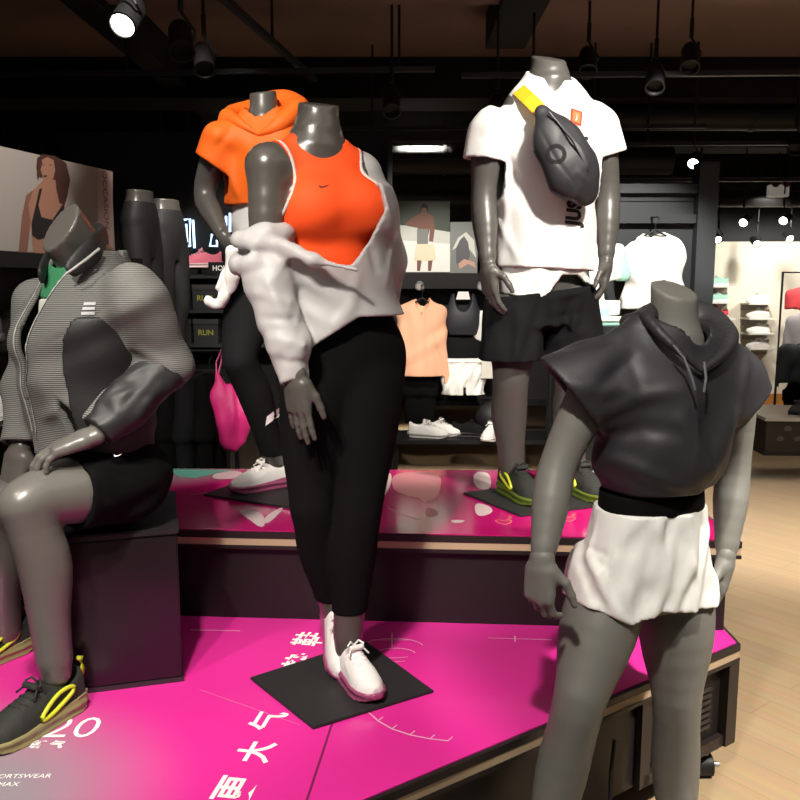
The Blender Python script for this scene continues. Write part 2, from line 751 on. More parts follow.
def body_vox(torso, arms, legs, bumps, neck, m=1.0, res=.0055, extra=()):
    """torso rows; arms [(S,E,W)]; legs [(H,K,A,back)]; neck (base, top, r0, r1, cap normal)"""
    prims = [(column(torso), .0)]
    for a in arms:
        ps, delt = arm(*a, m=m)
        prims += [(delt, .045)] + [(p, .014) for p in ps]
    for l in legs:
        prims += [(p, .022) for p in leg(*l[:3], m=m, back=l[3])]
    prims += [(p, .025) for p in bumps]
    nb, nt, r0, r1, nn = neck
    nt2 = V(nt) + (V(nt) - V(nb)) * .25
    prims += [(cone(V(nb) - (V(nt) - V(nb)) * .3, nb, r0 * 1.25, r0), .03), (cone(nb, nt2, r0, r1), .03)] + list(extra)
    lo = np.min([p[0][0] for p in prims], 0) - .03
    hi = np.max([p[0][1] for p in prims], 0) + .03
    v = Vox(lo, hi, res)
    for p, k in prims:
        v.add(p, k)
    nt = V(nt)
    v.plane(nt, nn, (nt - V((.12, .12, .09)), nt + V((.12, .12, .2))))
    return v


def body_obj(parent, vox, hands, m):
    return link('body', quad_mesh('body', [vox.surf(1)] + [h.surf(1) for h in hands]), m, parent)


# ---------------------------------------------------------------- sneakers (toe towards -y, ankle above the origin)
def sneaker_meshes(chunky=False):
    L = .285
    ys = np.array([.070, .060, .03, -.02, -.08, -.13, -.17, -.20, -.215])
    w = np.array([.018, .030, .036, .036, .041, .047, .044, .030, .012])
    sole_t = np.array([.046, .046, .044, .038, .033, .030, .030, .031, .033]) if chunky else np.array([.040, .040, .038, .034, .030, .027, .027, .028, .030])
    sole_b = np.array([.010, .003, 0, 0, 0, 0, .002, .007, .014])
    top = np.array([.102, .112, .112, .108, .098, .082, .066, .055, .046])

    def I(Y, a):
        return np.interp(-np.asarray(Y, float), -ys, a).astype(F32)
    v = Vox((-.07, -.24, -.01), (.07, .095, .08), .003)
    fl = .009 if chunky else .006

    def sole(X, Y, Z):
        ww = I(Y, w) + F32(fl) - F32(.006) * np.abs(np.sin(Z * 130))
        d = np.abs(X) - ww
        d = np.maximum(d, np.maximum(Z - I(Y, sole_t), I(Y, sole_b) - Z))
        return np.maximum(d, np.maximum(Y - F32(.078), F32(-.222) - Y))
    v.f = sole(*v.g()).astype(F32)
    s_me = quad_mesh('sole', [v.surf(2)])
    v = Vox((-.07, -.24, .0), (.07, .095, .15), .003)

    def upper(X, Y, Z):
        zb = I(Y, sole_t) - F32(.012)
        h = I(Y, top) - zb
        n = (np.abs(X / (I(Y, w) + F32(.001))) ** 2.3 + np.abs(np.maximum(Z - zb, 0) / h) ** 2.3) ** (1 / 2.3)
        d = (n - 1) * F32(.032)
        return np.maximum(d, np.maximum(zb - Z, np.maximum(Y - F32(.068), F32(-.214) - Y)))
    v.f = upper(*v.g()).astype(F32)
    v.f = np.minimum(v.f, obox((0, -.052, .099), ((1, 0, 0), (0, .82, -.5), (0, .5, .82)), (.024, .035, .008), .006)[2](*v.g()))
    v.cut(ell((0, .012, .115), (.028, .044, .055)), .008)
    v.cut(cone((0, -.05, .125), (0, -.02, .14), .02, .03), .008)
    v.crease([(.034, -.06, .07), (.036, -.115, .045)], .006, .003)
    v.crease([(-.034, -.06, .07), (-.036, -.115, .045)], .006, .003)
    v.crease([(.03, -.15, .045), (0, -.165, .062), (-.03, -.15, .045)], .006, -.002)
    u_me = quad_mesh('upper', [v.surf(1)])
    b = BM()
    for i, y in enumerate((-.058, -.075, -.092, -.109, -.124)):
        z = float(np.interp(-y, -ys, top)) + .001
        s = 1 if i % 2 else -1
        b.tube([(-.026, y + .006, z - .012), (-.012, y + .002 * s, z - .001), (.012, y - .002 * s, z - .001), (.026, y + .006, z - .012)], .0032, 6)
    for s in (-1, 1):
        b.tube([(0, -.052, .112), (s * .014, -.058, .126), (s * .027, -.066, .118), (s * .022, -.068, .106), (s * .006, -.058, .110)], .003, 6)
        b.tube([(0, -.054, .112), (s * .022, -.074, .108), (s * .034, -.09, .095)], .0028, 6)
    l_me = b.mesh('laces')
    lp = BM()
    for s in (-1, 1):
        pts = []
        for t in np.linspace(0, 2 * PI, 22)[:-1]:
            y = -.03 - .050 * math.cos(t) + .006 * math.sin(2 * t)
            z = .062 + .016 * math.sin(t) + (y + .03) * .34
            x = float(np.interp(-y, -ys, w)) * .99 * max(.2, 1 - max(0, (z - .035) / .095) ** 2.3) ** (1 / 2.3) + .004
            pts.append((s * x, y, z))
        lp.tube(pts, .0052, 8, closed=True)
    lp.tube([(0, .071, .07), (0, .080, .095), (0, .076, .122), (0, .064, .128)], [.005, .006, .006, .004], 8, flat=1.4)
    p_me = lp.mesh('pull_loop')
    for me in (l_me, p_me):
        me.polygons.foreach_set('use_smooth', np.ones(len(me.polygons), bool))
    return u_me, s_me, l_me, p_me


SNK = sneaker_meshes(False)
SNK_C = sneaker_meshes(True)


def sneaker(parent, loc, head, style, pitch=0.0, name='sneaker', roll=0.0):
    """style: (upper, sole, laces, loop or None, chunky); head = heading angle of the toe, 0 = -y"""
    um, sm, lm, pm, ch = style
    u, s, l, p = SNK_C if ch else SNK
    u, s, l, p = u.copy(), s.copy(), l.copy(), p.copy()
    o = link(name, u, um, parent)
    o.matrix_local = Matrix.Translation(Vector(loc)) @ Matrix.Rotation(head, 4, 'Z') @ Matrix.Rotation(pitch, 4, 'X') @ Matrix.Rotation(roll, 4, 'Y')
    link('sole', s, sm, o)
    link('laces', l, lm, o)
    if pm is not None:
        link('pull_loop', p, pm, o)
    return o


def swoosh(w):
    """flat check-like sports emblem, width w"""
    top = [(-.5, .08), (-.42, -.02), (-.30, -.09), (-.14, -.08), (.1, .0), (.5, .17)]
    bot = [(.5, .17), (.12, -.07), (-.12, -.17), (-.32, -.22), (-.46, -.19), (-.53, -.08), (-.5, .08)]
    pl = [(x * w, y * w) for x, y in top + bot[1:-1]]
    me = bpy.data.meshes.new('emblem')
    me.from_pydata([(x, y, 0) for x, y in pl], [], [tuple(range(len(pl)))])
    return me


def decal(name, me, m, parent, target, o, x, n, lift=.002, sub=.012):
    me.transform(frame(o, x, n))
    drape(me, target, n, lift, .25, sub)
    return link(name, me, m, parent)


def base_plate(parent, corners, z0=-.008, m=None):
    return BM().prism([(c[0], c[1]) for c in corners], z0, 0).build('base_plate', m, parent, bevel=.002)
# ================================================================ materials of the figures
M_skin = mat('mannequin_lacquer', (.085, .081, .073), rough=.36, spec=.5)
M_skin_gloss = mat('mannequin_gloss', (.066, .060, .052), rough=.28, spec=.6)
M_skin_matte = mat('mannequin_matte', (.155, .152, .135), rough=.5, spec=.35)
M_black = mat('black_jersey', (.0032, .0031, .0034), rough=.9, spec=.1, bump=.15, bscale=300)
M_char = mat('charcoal_jersey', (.006, .006, .007), rough=.85, spec=.15, bump=.15, bscale=300)
M_orange = mat('orange_jersey', (.86, .080, .012), rough=.7, spec=.25, bump=.12, bscale=400)
M_orange_bright = mat('orange_windbreaker', (.9, .15, .012), rough=.6, spec=.3, bump=.15, bscale=60)
M_white = mat('white_cotton', (.80, .80, .77), rough=.85, spec=.2, bump=.12, bscale=250)
M_sheer = mat('sheer_white_nylon', (.43, .415, .41), rough=.5, spec=.35, alpha=.84, bump=.15, bscale=40)
M_nylon_white = mat('white_nylon', (.78, .78, .74), rough=.45, spec=.4, bump=.2, bscale=50)
M_char_nylon = mat('charcoal_nylon', (.022, .022, .025), rough=.52, spec=.4, bump=.15, bscale=60)  # charcoal fabric of the cropped hoodie and the sling pouch
M_plate = mat('black_steel_plate', (.022, .02, .021), rough=.55, spec=.4)
M_piping = mat('pale_piping', (.55, .5, .46), rough=.7)
M_grey_print = mat('grey_print', (.03, .03, .034), rough=.7)
M_shoe_white = mat('white_mesh_upper', (.8, .78, .75), rough=.7, bump=.3, bscale=350)
M_sole_pink = mat('rose_translucent_sole', (.32, .07, .16), rough=.3, spec=.5)
M_lace_white = mat('white_lace', (.82, .8, .78), rough=.8)
M_shoe_dark = mat('dark_knit_upper', (.02, .022, .018), rough=.75, bump=.4, bscale=300)
M_sole_olive = mat('olive_translucent_sole', (.26, .225, .10), rough=.25, spec=.5)
M_sole_green = mat('green_translucent_sole', (.10, .14, .02), rough=.25, spec=.5)
M_loop = mat('lime_yellow_loop', (.62, .68, .03), rough=.45)
M_sock = mat('white_sock', (.72, .70, .68), rough=.9, stripe=('Z', 30, .6))

ST_WHITE = (M_shoe_white, M_sole_pink, M_lace_white, None, True)
ST_DARK = (M_shoe_dark, M_sole_olive, M_shoe_dark, M_loop, True)
ST_DARKG = (M_shoe_dark, M_sole_green, M_shoe_dark, M_loop, True)


def female_rows(px, Y, dz=0.0, k=1.0):
    """px, Y: functions of height"""
    R = [(.74, .125, .08, .085), (.82, .155, .095, .105), (.90, .168, .10, .116), (.98, .145, .09, .098), (1.06, .116, .08, .083),
         (1.15, .120, .086, .083), (1.23, .134, .092, .088), (1.30, .142, .085, .09), (1.37, .138, .068, .08), (1.415, .098, .052, .064), (1.45, .058, .045, .055)]
    return [(z + dz, px(z + dz), Y(z + dz), a * k, b * k, c * k) for z, a, b, c in R]


def male_rows(px, Y, dz=0.0, k=1.0):
    R = [(.78, .13, .09, .09), (.86, .165, .10, .11), (.95, .172, .105, .115), (1.05, .152, .10, .10), (1.15, .150, .10, .095), (1.25, .172, .112, .105),
         (1.35, .188, .118, .115), (1.43, .186, .10, .11), (1.49, .15, .075, .09), (1.525, .10, .058, .07), (1.555, .065, .052, .06)]
    return [(z + dz, px(z + dz), Y(z + dz), a * k, b * k, c * k) for z, a, b, c in R]


def lerp(a, b):
    return lambda z: a[1] + (b[1] - a[1]) * (z - a[0]) / (b[0] - a[0])


# ================================================================ A: woman in orange tank, white jacket off the shoulders
def fig_tank():
    g = Fig('mannequin', 'headless mannequin in orange tank top with sheer white jacket slipped off one shoulder', (-.15, 2.15, .428), .45)
    L = g.L
    rows = g.rows(female_rows(lerp((.9, 345), (1.4, 319)), lerp((.9, 2.24), (1.4, 2.2))))
    S1, E1, W1 = L(268, 166, 2.12), L(266, 262, 2.10), L(296, 376, 2.03)
    S2, E2, W2 = L(359, 177, 2.27), L(383, 268, 2.36), L(370, 335, 2.47)
    H1, K1, A1 = L(315, 385, 2.2), L(312, 505, 2.2), L(337, 618, 2.27)
    H2, K2, A2 = L(368, 385, 2.24), L(359, 505, 2.19), L(347, 648, 2.16)
    bk = (0, 1, 0)
    r13 = [r for r in rows if abs(r[0] - 1.23) < .01][0]
    cx, cy = r13[1], r13[2]
    bust = [ell((cx, cy - .066, 1.262), (.122, .060, .060)), ell((cx - .062, cy - .082, 1.262), (.055, .048, .052)), ell((cx + .062, cy - .082, 1.262), (.055, .048, .052))]
    nb, nt = V((rows[-1][1], rows[-1][2], 1.44)), L(319, 104, 2.2)
    bv = body_vox(rows, [(S1, E1, W1), (S2, E2, W2)], [(H1, K1, A1, bk), (H2, K2, A2, bk)], bust, (nb, nt, .054, .052, g.D((.1, -.25, 1))))
    h1 = hand(W1, g.D((.07, .02, -1)), g.D((.55, .85, 0)), g.D((.9, -.3, 0)), .98, (.06, .10, .08), .07, (.75, .5, .2))
    h2 = hand(W2, W2 - E2, g.D((-.2, .5, 0)), g.D((-.5, .2, .3)), .95)
    body_obj(g.root, bv, [h1, h2], M_skin_gloss)

    # leggings
    lo, hi = V((-.36, -.36, .12)), V((.36, .36, 1.12))
    v = Vox(lo, hi, .006)
    v.add(column(rows, .005), 0)
    for l in ((H1, K1, A1), (H2, K2, A2)):
        for p in leg(*l, e=.005, back=bk):
            v.add(p, .022)
    v.plane((0, 0, 1.06), (0, 0, 1))
    v.plane((A2[0], A2[1], L(352, 617, 2.13)[2]), (0, 0, -1))
    v.wave(3, .2, .0008, 3)
    vobj('leggings', v, M_black, g.root)

    # orange tank top: close to the torso, scooped neck and cut-in armholes
    def tank(e):
        v = Vox((-.3, -.3, .98), (.32, .25, 1.52), .0045)
        v.add(column(rows, e), 0)
        for p in bust:
            c = (p[0] + p[1]) / 2
            v.add(ell(c, (p[1] - p[0]) / 2 + e), .045)
        ps, dl = arm(S1, E1, W1, e=e)
        v.add(dl, .03)
        ps, dl = arm(S2, E2, W2, e=e)
        v.add(dl, .03)
        return v
    ncut = ell(nb + V((.004, -.03, .022)), (.074, .078, .056))
    dS1 = S1 + V((-.032, -.005, -.03))
    dS2 = S2 + V((.032, -.005, -.03))
    a1 = ell(dS1, (.085, .105, .11), rotz(.1))
    a2 = ell(dS2, (.085, .105, .11), rotz(-.1))
    v = tank(.007)
    v.plane((0, 0, 1.06), (0, 0, -1))
    v.plane((0, 0, 1.445), (0, 0, 1))
    for c in (ncut, a1, a2):
        v.cut(c)
    v.wave(8, .16, .0012, 4)
    top = vobj('tank_top', v, M_orange, g.root)
    for a_ in (a1, a2):
        v = tank(.010)
        X = v.g()
        v.f = np.maximum(v.f, (np.abs(a_[2](*X) - .006) - .004).astype(F32))
        v.plane((0, 0, 1.13), (0, 0, -1))
        v.plane((0, 0, 1.43), (0, 0, 1))
        v.cut(ncut)
        vobj('armhole_piping', v, M_piping, top)
    decal('logo', swoosh(.032), mat('dark_red_print', (.12, .01, .01)), top, top.data, L(337, 173, 2.0), (1, 0, 0), (0, -1, .25), .0015)

    # sheer white jacket, slipped to the elbow on one side
    v = Vox((-.36, -.36, .78), (.36, .36, 1.48), .0055)
    c = lambda z, px, Y, rx, rf, rb: g.rows([(z, px, Y, rx, rf, rb)])[0]
    v.add(column([c(.86, 344, 2.23, .185, .135, .14), c(.97, 343, 2.23, .182, .135, .14), c(1.05, 338, 2.22, .165, .125, .13), c(1.12, 330, 2.2, .165, .125, .13),
                  c(1.17, 327, 2.2, .175, .135, .135), c(1.24, 327, 2.2, .190, .162, .135), c(1.32, 325, 2.2, .178, .145, .13)]), 0)
    # far side: jacket still over the shoulder and arm
    for a, b, ra, rb in ((L(360, 176, 2.26), L(373, 208, 2.28), .062, .058), (L(373, 208, 2.28), L(384, 262, 2.33), .058, .062), (L(384, 262, 2.33), L(378, 320, 2.42), .062, .05)):
        v.add(cone(a, b, ra, rb), .03)
    v.wave(21, .17, .0035, 4, (1, 1, .6))
    for pts, w, a in (([L(258, 258, 2.0), L(310, 282, 2.0), L(352, 312, 2.05)], .016, .012), ([L(262, 280, 1.99), L(330, 326, 2.0)], .013, .009), ([L(356, 272, 2.04), L(352, 305, 2.06), L(332, 330, 2.05)], .014, .012),
                      ([L(300, 262, 2.0), L(345, 292, 2.0)], .012, -.007), ([L(378, 180, 2.2), L(392, 240, 2.24), L(385, 290, 2.28)], .016, .010), ([L(366, 230, 2.18), L(378, 275, 2.2)], .014, -.008)):
        v.crease(pts, w, a)
    v.shell(.015)
    p1, p2 = L(245, 250, 2.05), L(357, 269, 2.03)
    n = np.cross(p2 - p1, g.D((.05, 1, .10)))
    n = unit(n if n[2] > 0 else -n)
    ed = [L(*q) for q in ((357, 152, 2.22), (370, 180, 2.18), (383, 208, 2.14), (376, 240, 2.09), (357, 269, 2.04), (352, 300, 2.04))][::-1]

    def keep(X, Y, Z):
        d = (X - p1[0]) * n[0] + (Y - p1[1]) * n[1] + (Z - p1[2]) * n[2]
        edge = np.interp(Z, [e[2] for e in ed], [e[0] for e in ed]).astype(F32) - X
        return np.minimum(d, edge)
    v.within(keep)
    h1p, h2p = L(303, 353, 2.05), L(358, 318, 2.05)
    hn = np.cross(h2p - h1p, g.D((0, 1, 0)))
    hn = unit(hn if hn[2] > 0 else -hn)
    v.within(lambda X, Y, Z: np.maximum(h1p[2] - Z, np.minimum(-((X - h1p[0]) * hn[0] + (Y - h1p[1]) * hn[1] + (Z - h1p[2]) * hn[2]), h2p[2] - Z)))
    # near sleeve with the collar bunched around the bare elbow
    v2 = Vox((-.36, -.36, .78), (.36, .36, 1.48), .0055)
    T1 = L(265, 246, 2.1)
    M1, M2 = L(278, 315, 2.06), L(288, 345, 2.05)
    v2.add(cone(L(264, 262, 2.1), L(268, 278, 2.08), .050, .058), 0)
    v2.add(cone(L(268, 278, 2.08), M1, .060, .050), .03)
    v2.add(cone(M1, M2, .050, .050), .02)
    v2.add(cone(M2, L(297, 400, 2.03), .050, .027), .02)
    for k, (r, dz, tx, ty) in enumerate(((.050, .020, .10, -.25), (.058, -.002, -.25, .1), (.062, -.028, .2, .2), (.060, -.055, -.1, -.2))):
        ring = [T1 + V((r * math.cos(q) * 1.12, r * math.sin(q) * .95, dz + r * (tx * math.cos(q) + ty * math.sin(q)))) for q in np.linspace(0, 2 * PI, 16)]
        for a, b in zip(ring[:-1], ring[1:]):
            v2.add(cone(a, b, .016, .016), .018)
    # rolled edge running from the bunched collar across the waist
    for a, b, ra, rb in ((L(284, 246, 2.03), L(312, 260, 2.02), .016, .011), (L(312, 260, 2.02), L(357, 270, 2.02), .011, .005)):
        v2.add(cone(a, b, ra, rb), .03)
    v2.wave(22, .12, .003, 4)
    v2.wave(23, .055, .0016, 4, (1, 1, .7))
    for pts, w, a in (([L(252, 292, 2.0), L(300, 305, 1.99)], .012, .008), ([L(258, 318, 2.0), L(306, 320, 1.98)], .010, -.007), ([L(266, 336, 1.99), L(314, 346, 1.98)], .013, .010),
                      ([L(275, 360, 1.99), L(314, 364, 1.98)], .009, -.005), ([L(262, 272, 2.0), L(292, 330, 1.98)], .010, .006)):
        v2.crease(pts, w, a)
    wl = L(297, 381, 2.03)
    v2.plane(wl, W1 - M2, (wl - V((.07, .09, .08)), wl + V((.07, .09, .03))))
    k = F32(.02)
    hh = np.clip(.5 + .5 * (v.f - v2.f) / k, 0, 1)
    v.f = v.f + (v2.f - v.f) * hh - k * hh * (1 - hh)
    jk = vobj('jacket', v, M_sheer, g.root)
    # shoes on the plate
    hd = .5
    loc = A2.copy()
    loc[2] = 0
    o = sneaker(g.root, loc, hd - g.yaw, ST_WHITE)
    o.scale = (.86, .84, .95)
    # rear foot stands on its toes
    o = sneaker(g.root, A1 + V((.0, .025, -.022)), hd - g.yaw - .25, ST_WHITE, pitch=.62)
    o.scale = (.9, .9, .95)
    pc = [g.R.T @ (V(onz(*q, .428)) - g.base) for q in ((250, 677), (313, 727), (434, 690), (365, 640))]
    base_plate(g.root, pc, m=M_plate)
    return g


# ================================================================ B: man in white tee with sling bag and black shorts
def fig_tee():
    g = Fig('mannequin', 'headless mannequin in bright white short-sleeved tee and long black shorts', (.53, 2.99, .728), .3)
    L = g.L
    rows = g.rows(male_rows(lerp((.9, 543), (1.4, 548)), lerp((.9, 3.06), (1.4, 3.06)), -.06, .95))
    S1, E1, W1 = L(488, 131, 2.99), L(483, 198, 3.0), L(488, 265, 2.92)
    S2, E2, W2 = L(600, 129, 3.10), L(608, 195, 3.13), L(606, 262, 3.06)
    H1, K1, A1 = L(517, 310, 3.04), L(510, 378, 3.0), L(512, 475, 3.0)
    H2, K2, A2 = L(572, 310, 3.08), L(572, 378, 3.03), L(573, 475, 3.04)
    bk = (0, 1, 0)
    nb, nt = V((rows[-1][1], rows[-1][2], 1.49)), L(548, 58, 3.07)
    bv = body_vox(rows, [(S1, E1, W1), (S2, E2, W2)], [(H1, K1, A1, bk), (H2, K2, A2, bk)], [], (nb, nt, .060, .058, g.D((.12, -.35, 1))), m=1.13)
    h1 = hand(W1, g.D((.10, -.02, -1)), g.D((.85, .5, 0)), g.D((.35, -.9, 0)), 1.05, (.25, .3, .2), .05)
    h2 = hand(W2, g.D((-.1, -.10, -1)), g.D((-.9, .2, 0)), g.D((-.5, -.85, 0)), 1.05, (.45, .45, .3), .05, (.5, .7, .2))
    body_obj(g.root, bv, [h1, h2], M_skin)

    c = lambda z, px, Y, rx, rf, rb: g.rows([(z, px, Y, rx, rf, rb)])[0]
    # tee
    v = Vox((-.36, -.3, .70), (.4, .34, 1.53), .0055)
    TB = column([c(.70, 545, 3.06, .188, .132, .13), c(.82, 545, 3.06, .187, .132, .13), c(.95, 546, 3.06, .184, .13, .128), c(1.15, 547, 3.06, .188, .136, .128), c(1.28, 548, 3.06, .196, .135, .128),
                  c(1.36, 548, 3.06, .188, .108, .118), c(1.42, 548, 3.06, .160, .086, .10), c(1.47, 548, 3.06, .108, .075, .085), c(1.51, 548, 3.06, .072, .066, .072)])
    v.add(TB, 0)
    e1, e2 = L(481, 185, 2.99), L(611, 180, 3.12)
    for S, e in ((S1, e1), (S2, e2)):
        v.add(cone(S, e, .073, .070), .05)
    v.wave(11, .17, .0045, 4, (1, 1, .6))
    for pts, w, a in (([L(500, 165, 2.92), L(507, 200, 2.9), L(505, 250, 2.9)], .014, .008), ([L(503, 150, 2.9), L(520, 180, 2.88)], .012, -.007), ([L(600, 160, 3.0), L(590, 210, 2.98)], .014, .007),
                      ([L(497, 215, 2.92), L(520, 262, 2.9)], .013, .007), ([L(560, 225, 2.9), L(575, 262, 2.9)], .013, -.006), ([L(478, 140, 2.93), L(500, 132, 2.9)], .010, -.004)):
        v.crease(pts, w, a)
    v.shell(.012)
    v.plane((0, 0, .822), (-.04, 0, -1))
    for S, e, t in ((S1, e1, L(481, 160, 2.99)), (S2, e2, L(608, 155, 3.11))):
        v.cut_own(t, unit(e - S), cone(S, e, .073, .070), TB)
    v.plane(nb + V((0, 0, .010)), (0, -.45, 1), (nb - V((.12, .16, .10)), nb + V((.12, .16, .08))))
    tee = vobj('tee', v, M_white, g.root)
    # curved under layer below the tee
    v = Vox((-.3, -.3, .68), (.3, .3, .9), .005)
    v.add(column([c(.66, 543, 3.06, .178, .122, .125), c(.78, 544, 3.06, .176, .12, .125), c(.92, 545, 3.06, .172, .12, .12)]), 0)
    cx0 = c(.78, 544, 3.06, 1, 1, 1)[1]
    v.wave(4, .13, .003, 4)
    v.shell(.012)
    v.within(lambda X, Y, Z: np.interp((X - cx0) / .175, [-1, -.5, -.2, .05, .45, .7, 1], [.735, .712, .735, .80, .80, .775, .76]).astype(F32) - Z)
    v.plane((0, 0, .86), (0, 0, 1))
    vobj('under_layer', v, M_white, g.root)
    # shorts
    v = Vox((-.32, -.32, .42), (.34, .32, .84), .0055)
    v.add(column([c(.62, 543, 3.06, .185, .125, .135), c(.72, 543, 3.06, .185, .12, .13), c(.84, 543, 3.06, .168, .113, .12)]), 0)
    v.add(cone(L(514, 305, 3.03), L(508, 390, 2.985), .108, .118), .03)
    v.add(cone(L(572, 305, 3.08), L(572, 390, 3.035), .105, .115), .03)
    v.wave(14, .12, .005, 4, (1.3, 1.3, .5))
    for pts, w, a in (([L(545, 300, 2.9), L(590, 290, 2.93)], .012, .008), ([L(545, 320, 2.9), L(585, 312, 2.93)], .012, -.007), ([L(548, 345, 2.9), L(588, 330, 2.93)], .012, .008)):
        v.crease(pts, w, a)
    v.shell(.013)
    v.plane((0, 0, .745), (-.12, 0, 1))
    v.plane(L(510, 361, 2.95), (0, 0, -1))
    sh = vobj('shorts', v, M_char, g.root)
    # writing on the tee
    M_prt = mat('black_print', (.02, .018, .018), rough=.8)
    n = g.D((.12, -1, .05))
    me = text_mesh('JUST DO IT.', .075, .0045, 1.08)
    me.transform(Matrix.Scale(.72, 4, Vector((1, 0, 0))))
    q0, q1 = L(577, 232, 2.9), L(584, 126, 2.95)
    me.transform(frame((q0 + q1) / 2, q1 - q0, n))
    drape(me, tee.data, n, .0025)
    link('printed_slogan', me, M_prt, tee)
    for nm, w, h, mm, lf in (('printed_badge', .046, .056, mat('orange_red_print', (.60, .045, .01), rough=.7), .0022), ('printed_badge_centre', .030, .040, mat('pale_orange_print', (.75, .16, .05), rough=.7), .0042)):
        me = bpy.data.meshes.new(nm)
        me.from_pydata([(-w / 2, -h / 2, 0), (w / 2, -h / 2, 0), (w / 2, h / 2, 0), (-w / 2, h / 2, 0)], [], [(0, 1, 2, 3)])
        decal(nm, me, mm, tee, tee.data, L(583, 112, 2.9), g.D((.98, .2, -.2)), n, lf)
    decal('printed_emblem', swoosh(.026), mat('white_print', (.9, .88, .85), rough=.7), tee, tee.data, L(583, 112, 2.9), g.D((.5, 0, .85)), n, .006)
    for A, hd in ((A1, .35), (A2, .4)):
        p = A.copy()
        p[2] = 0
        sneaker(g.root, p, hd - g.yaw, ST_DARKG)
    pc = [g.R.T @ (V(onz(*q, .728)) - g.base) for q in ((463, 492), (520, 515), (640, 500), (580, 478))]
    base_plate(g.root, pc, m=M_plate)

    # sling bag worn across the chest
    bag = thing('sling_bag', 'black sling bag with yellow strap across the white tee', 'bag', tuple(at(570, 160, 2.86)), 0)
    B = lambda px, py, Y: V(at(px, py, Y)) - V(bag.location)
    fwd = V((.25, -1, .05))
    Vox.eye = V((0, 0, EYE)) - V(bag.location)
    v = Vox(B(505, 215, 2.95) - V((.05, .25, .05)), B(610, 90, 2.95) + V((.1, .2, .05)), .0045)
    for a, b, ra, rb in ((B(543, 114, 2.875), B(556, 140, 2.865), .030, .072), (B(556, 140, 2.865), B(573, 172, 2.865), .072, .085), (B(573, 172, 2.865), B(586, 192, 2.885), .085, .045)):
        v.add(cone(a, b, ra, rb, fwd, .5), .03)
    v.wave(31, .12, .0018, 4)
    for pts, w, a in (([B(538, 125, 2.83), B(556, 160, 2.82), B(580, 190, 2.84)], .006, -.004), ([B(556, 118, 2.83), B(582, 150, 2.82), B(594, 185, 2.86)], .007, .004), ([B(575, 170, 2.82), B(590, 185, 2.85)], .009, .006)):
        v.crease(pts, w, a * .6)
    pouch = vobj('pouch', v, M_char_nylon, bag)
    b = BM()
    b.tube([B(549, 112, 2.835), B(572, 140, 2.815), B(588, 172, 2.83)], .0035, 8)
    b.build('zip', mat('zip_black', (.008, .008, .009), rough=.4), bag, smooth=True)
    me = bpy.data.meshes.new('printed_patch')
    me.from_pydata([(math.cos(t) * .033, math.sin(t) * .033, 0) for t in np.linspace(0, 2 * PI, 25)[:-1]] + [(math.cos(t) * .02, math.sin(t) * .02, 0) for t in np.linspace(0, 2 * PI, 25)[:-1]], [], [(i, (i + 1) % 24, 24 + (i + 1) % 24, 24 + i) for i in range(24)])
    decal('printed_emblem', me, mat('dull_black_print', (.006, .006, .007), rough=.9), bag, pouch.data, B(558, 153, 2.8), (1, 0, -.3), fwd, .0015)
    sb = BM()

    def ribbon(pts, wdir, hw, th=.0022):
        wdir = [unit(w) for w in wdir]
        vs, fs = [], []
        for i, p in enumerate(pts):
            p = V(p)
            t = unit(V(pts[min(i + 1, len(pts) - 1)]) - V(pts[max(i - 1, 0)]))
            nn = unit(np.cross(t, wdir[i]))
            for a, c2 in ((-1, -1), (1, -1), (1, 1), (-1, 1)):
                vs.append(p + wdir[i] * hw * a + nn * th * c2)
        for i in range(len(pts) - 1):
            for k in range(4):
                fs.append((i * 4 + k, i * 4 + (k + 1) % 4, i * 4 + 4 + (k + 1) % 4, i * 4 + 4 + k))
        fs += [(0, 1, 2, 3), tuple(len(vs) - 4 + k for k in (3, 2, 1, 0))]
        sb._add(vs, fs)
    W = lambda z: V((.62, 0, z))
    ribbon([B(527, 80, 3.13), B(519, 85, 3.04), B(519, 90, 2.985), B(528, 98, 2.935), B(539, 109, 2.895), B(545, 116, 2.872)], [W(.62), W(.62), W(.5), W(.5), W(.5), W(.5)], .024)
    sb.build('strap', mat('yellow_webbing', (.85, .44, .012), rough=.65), bag)
    return g


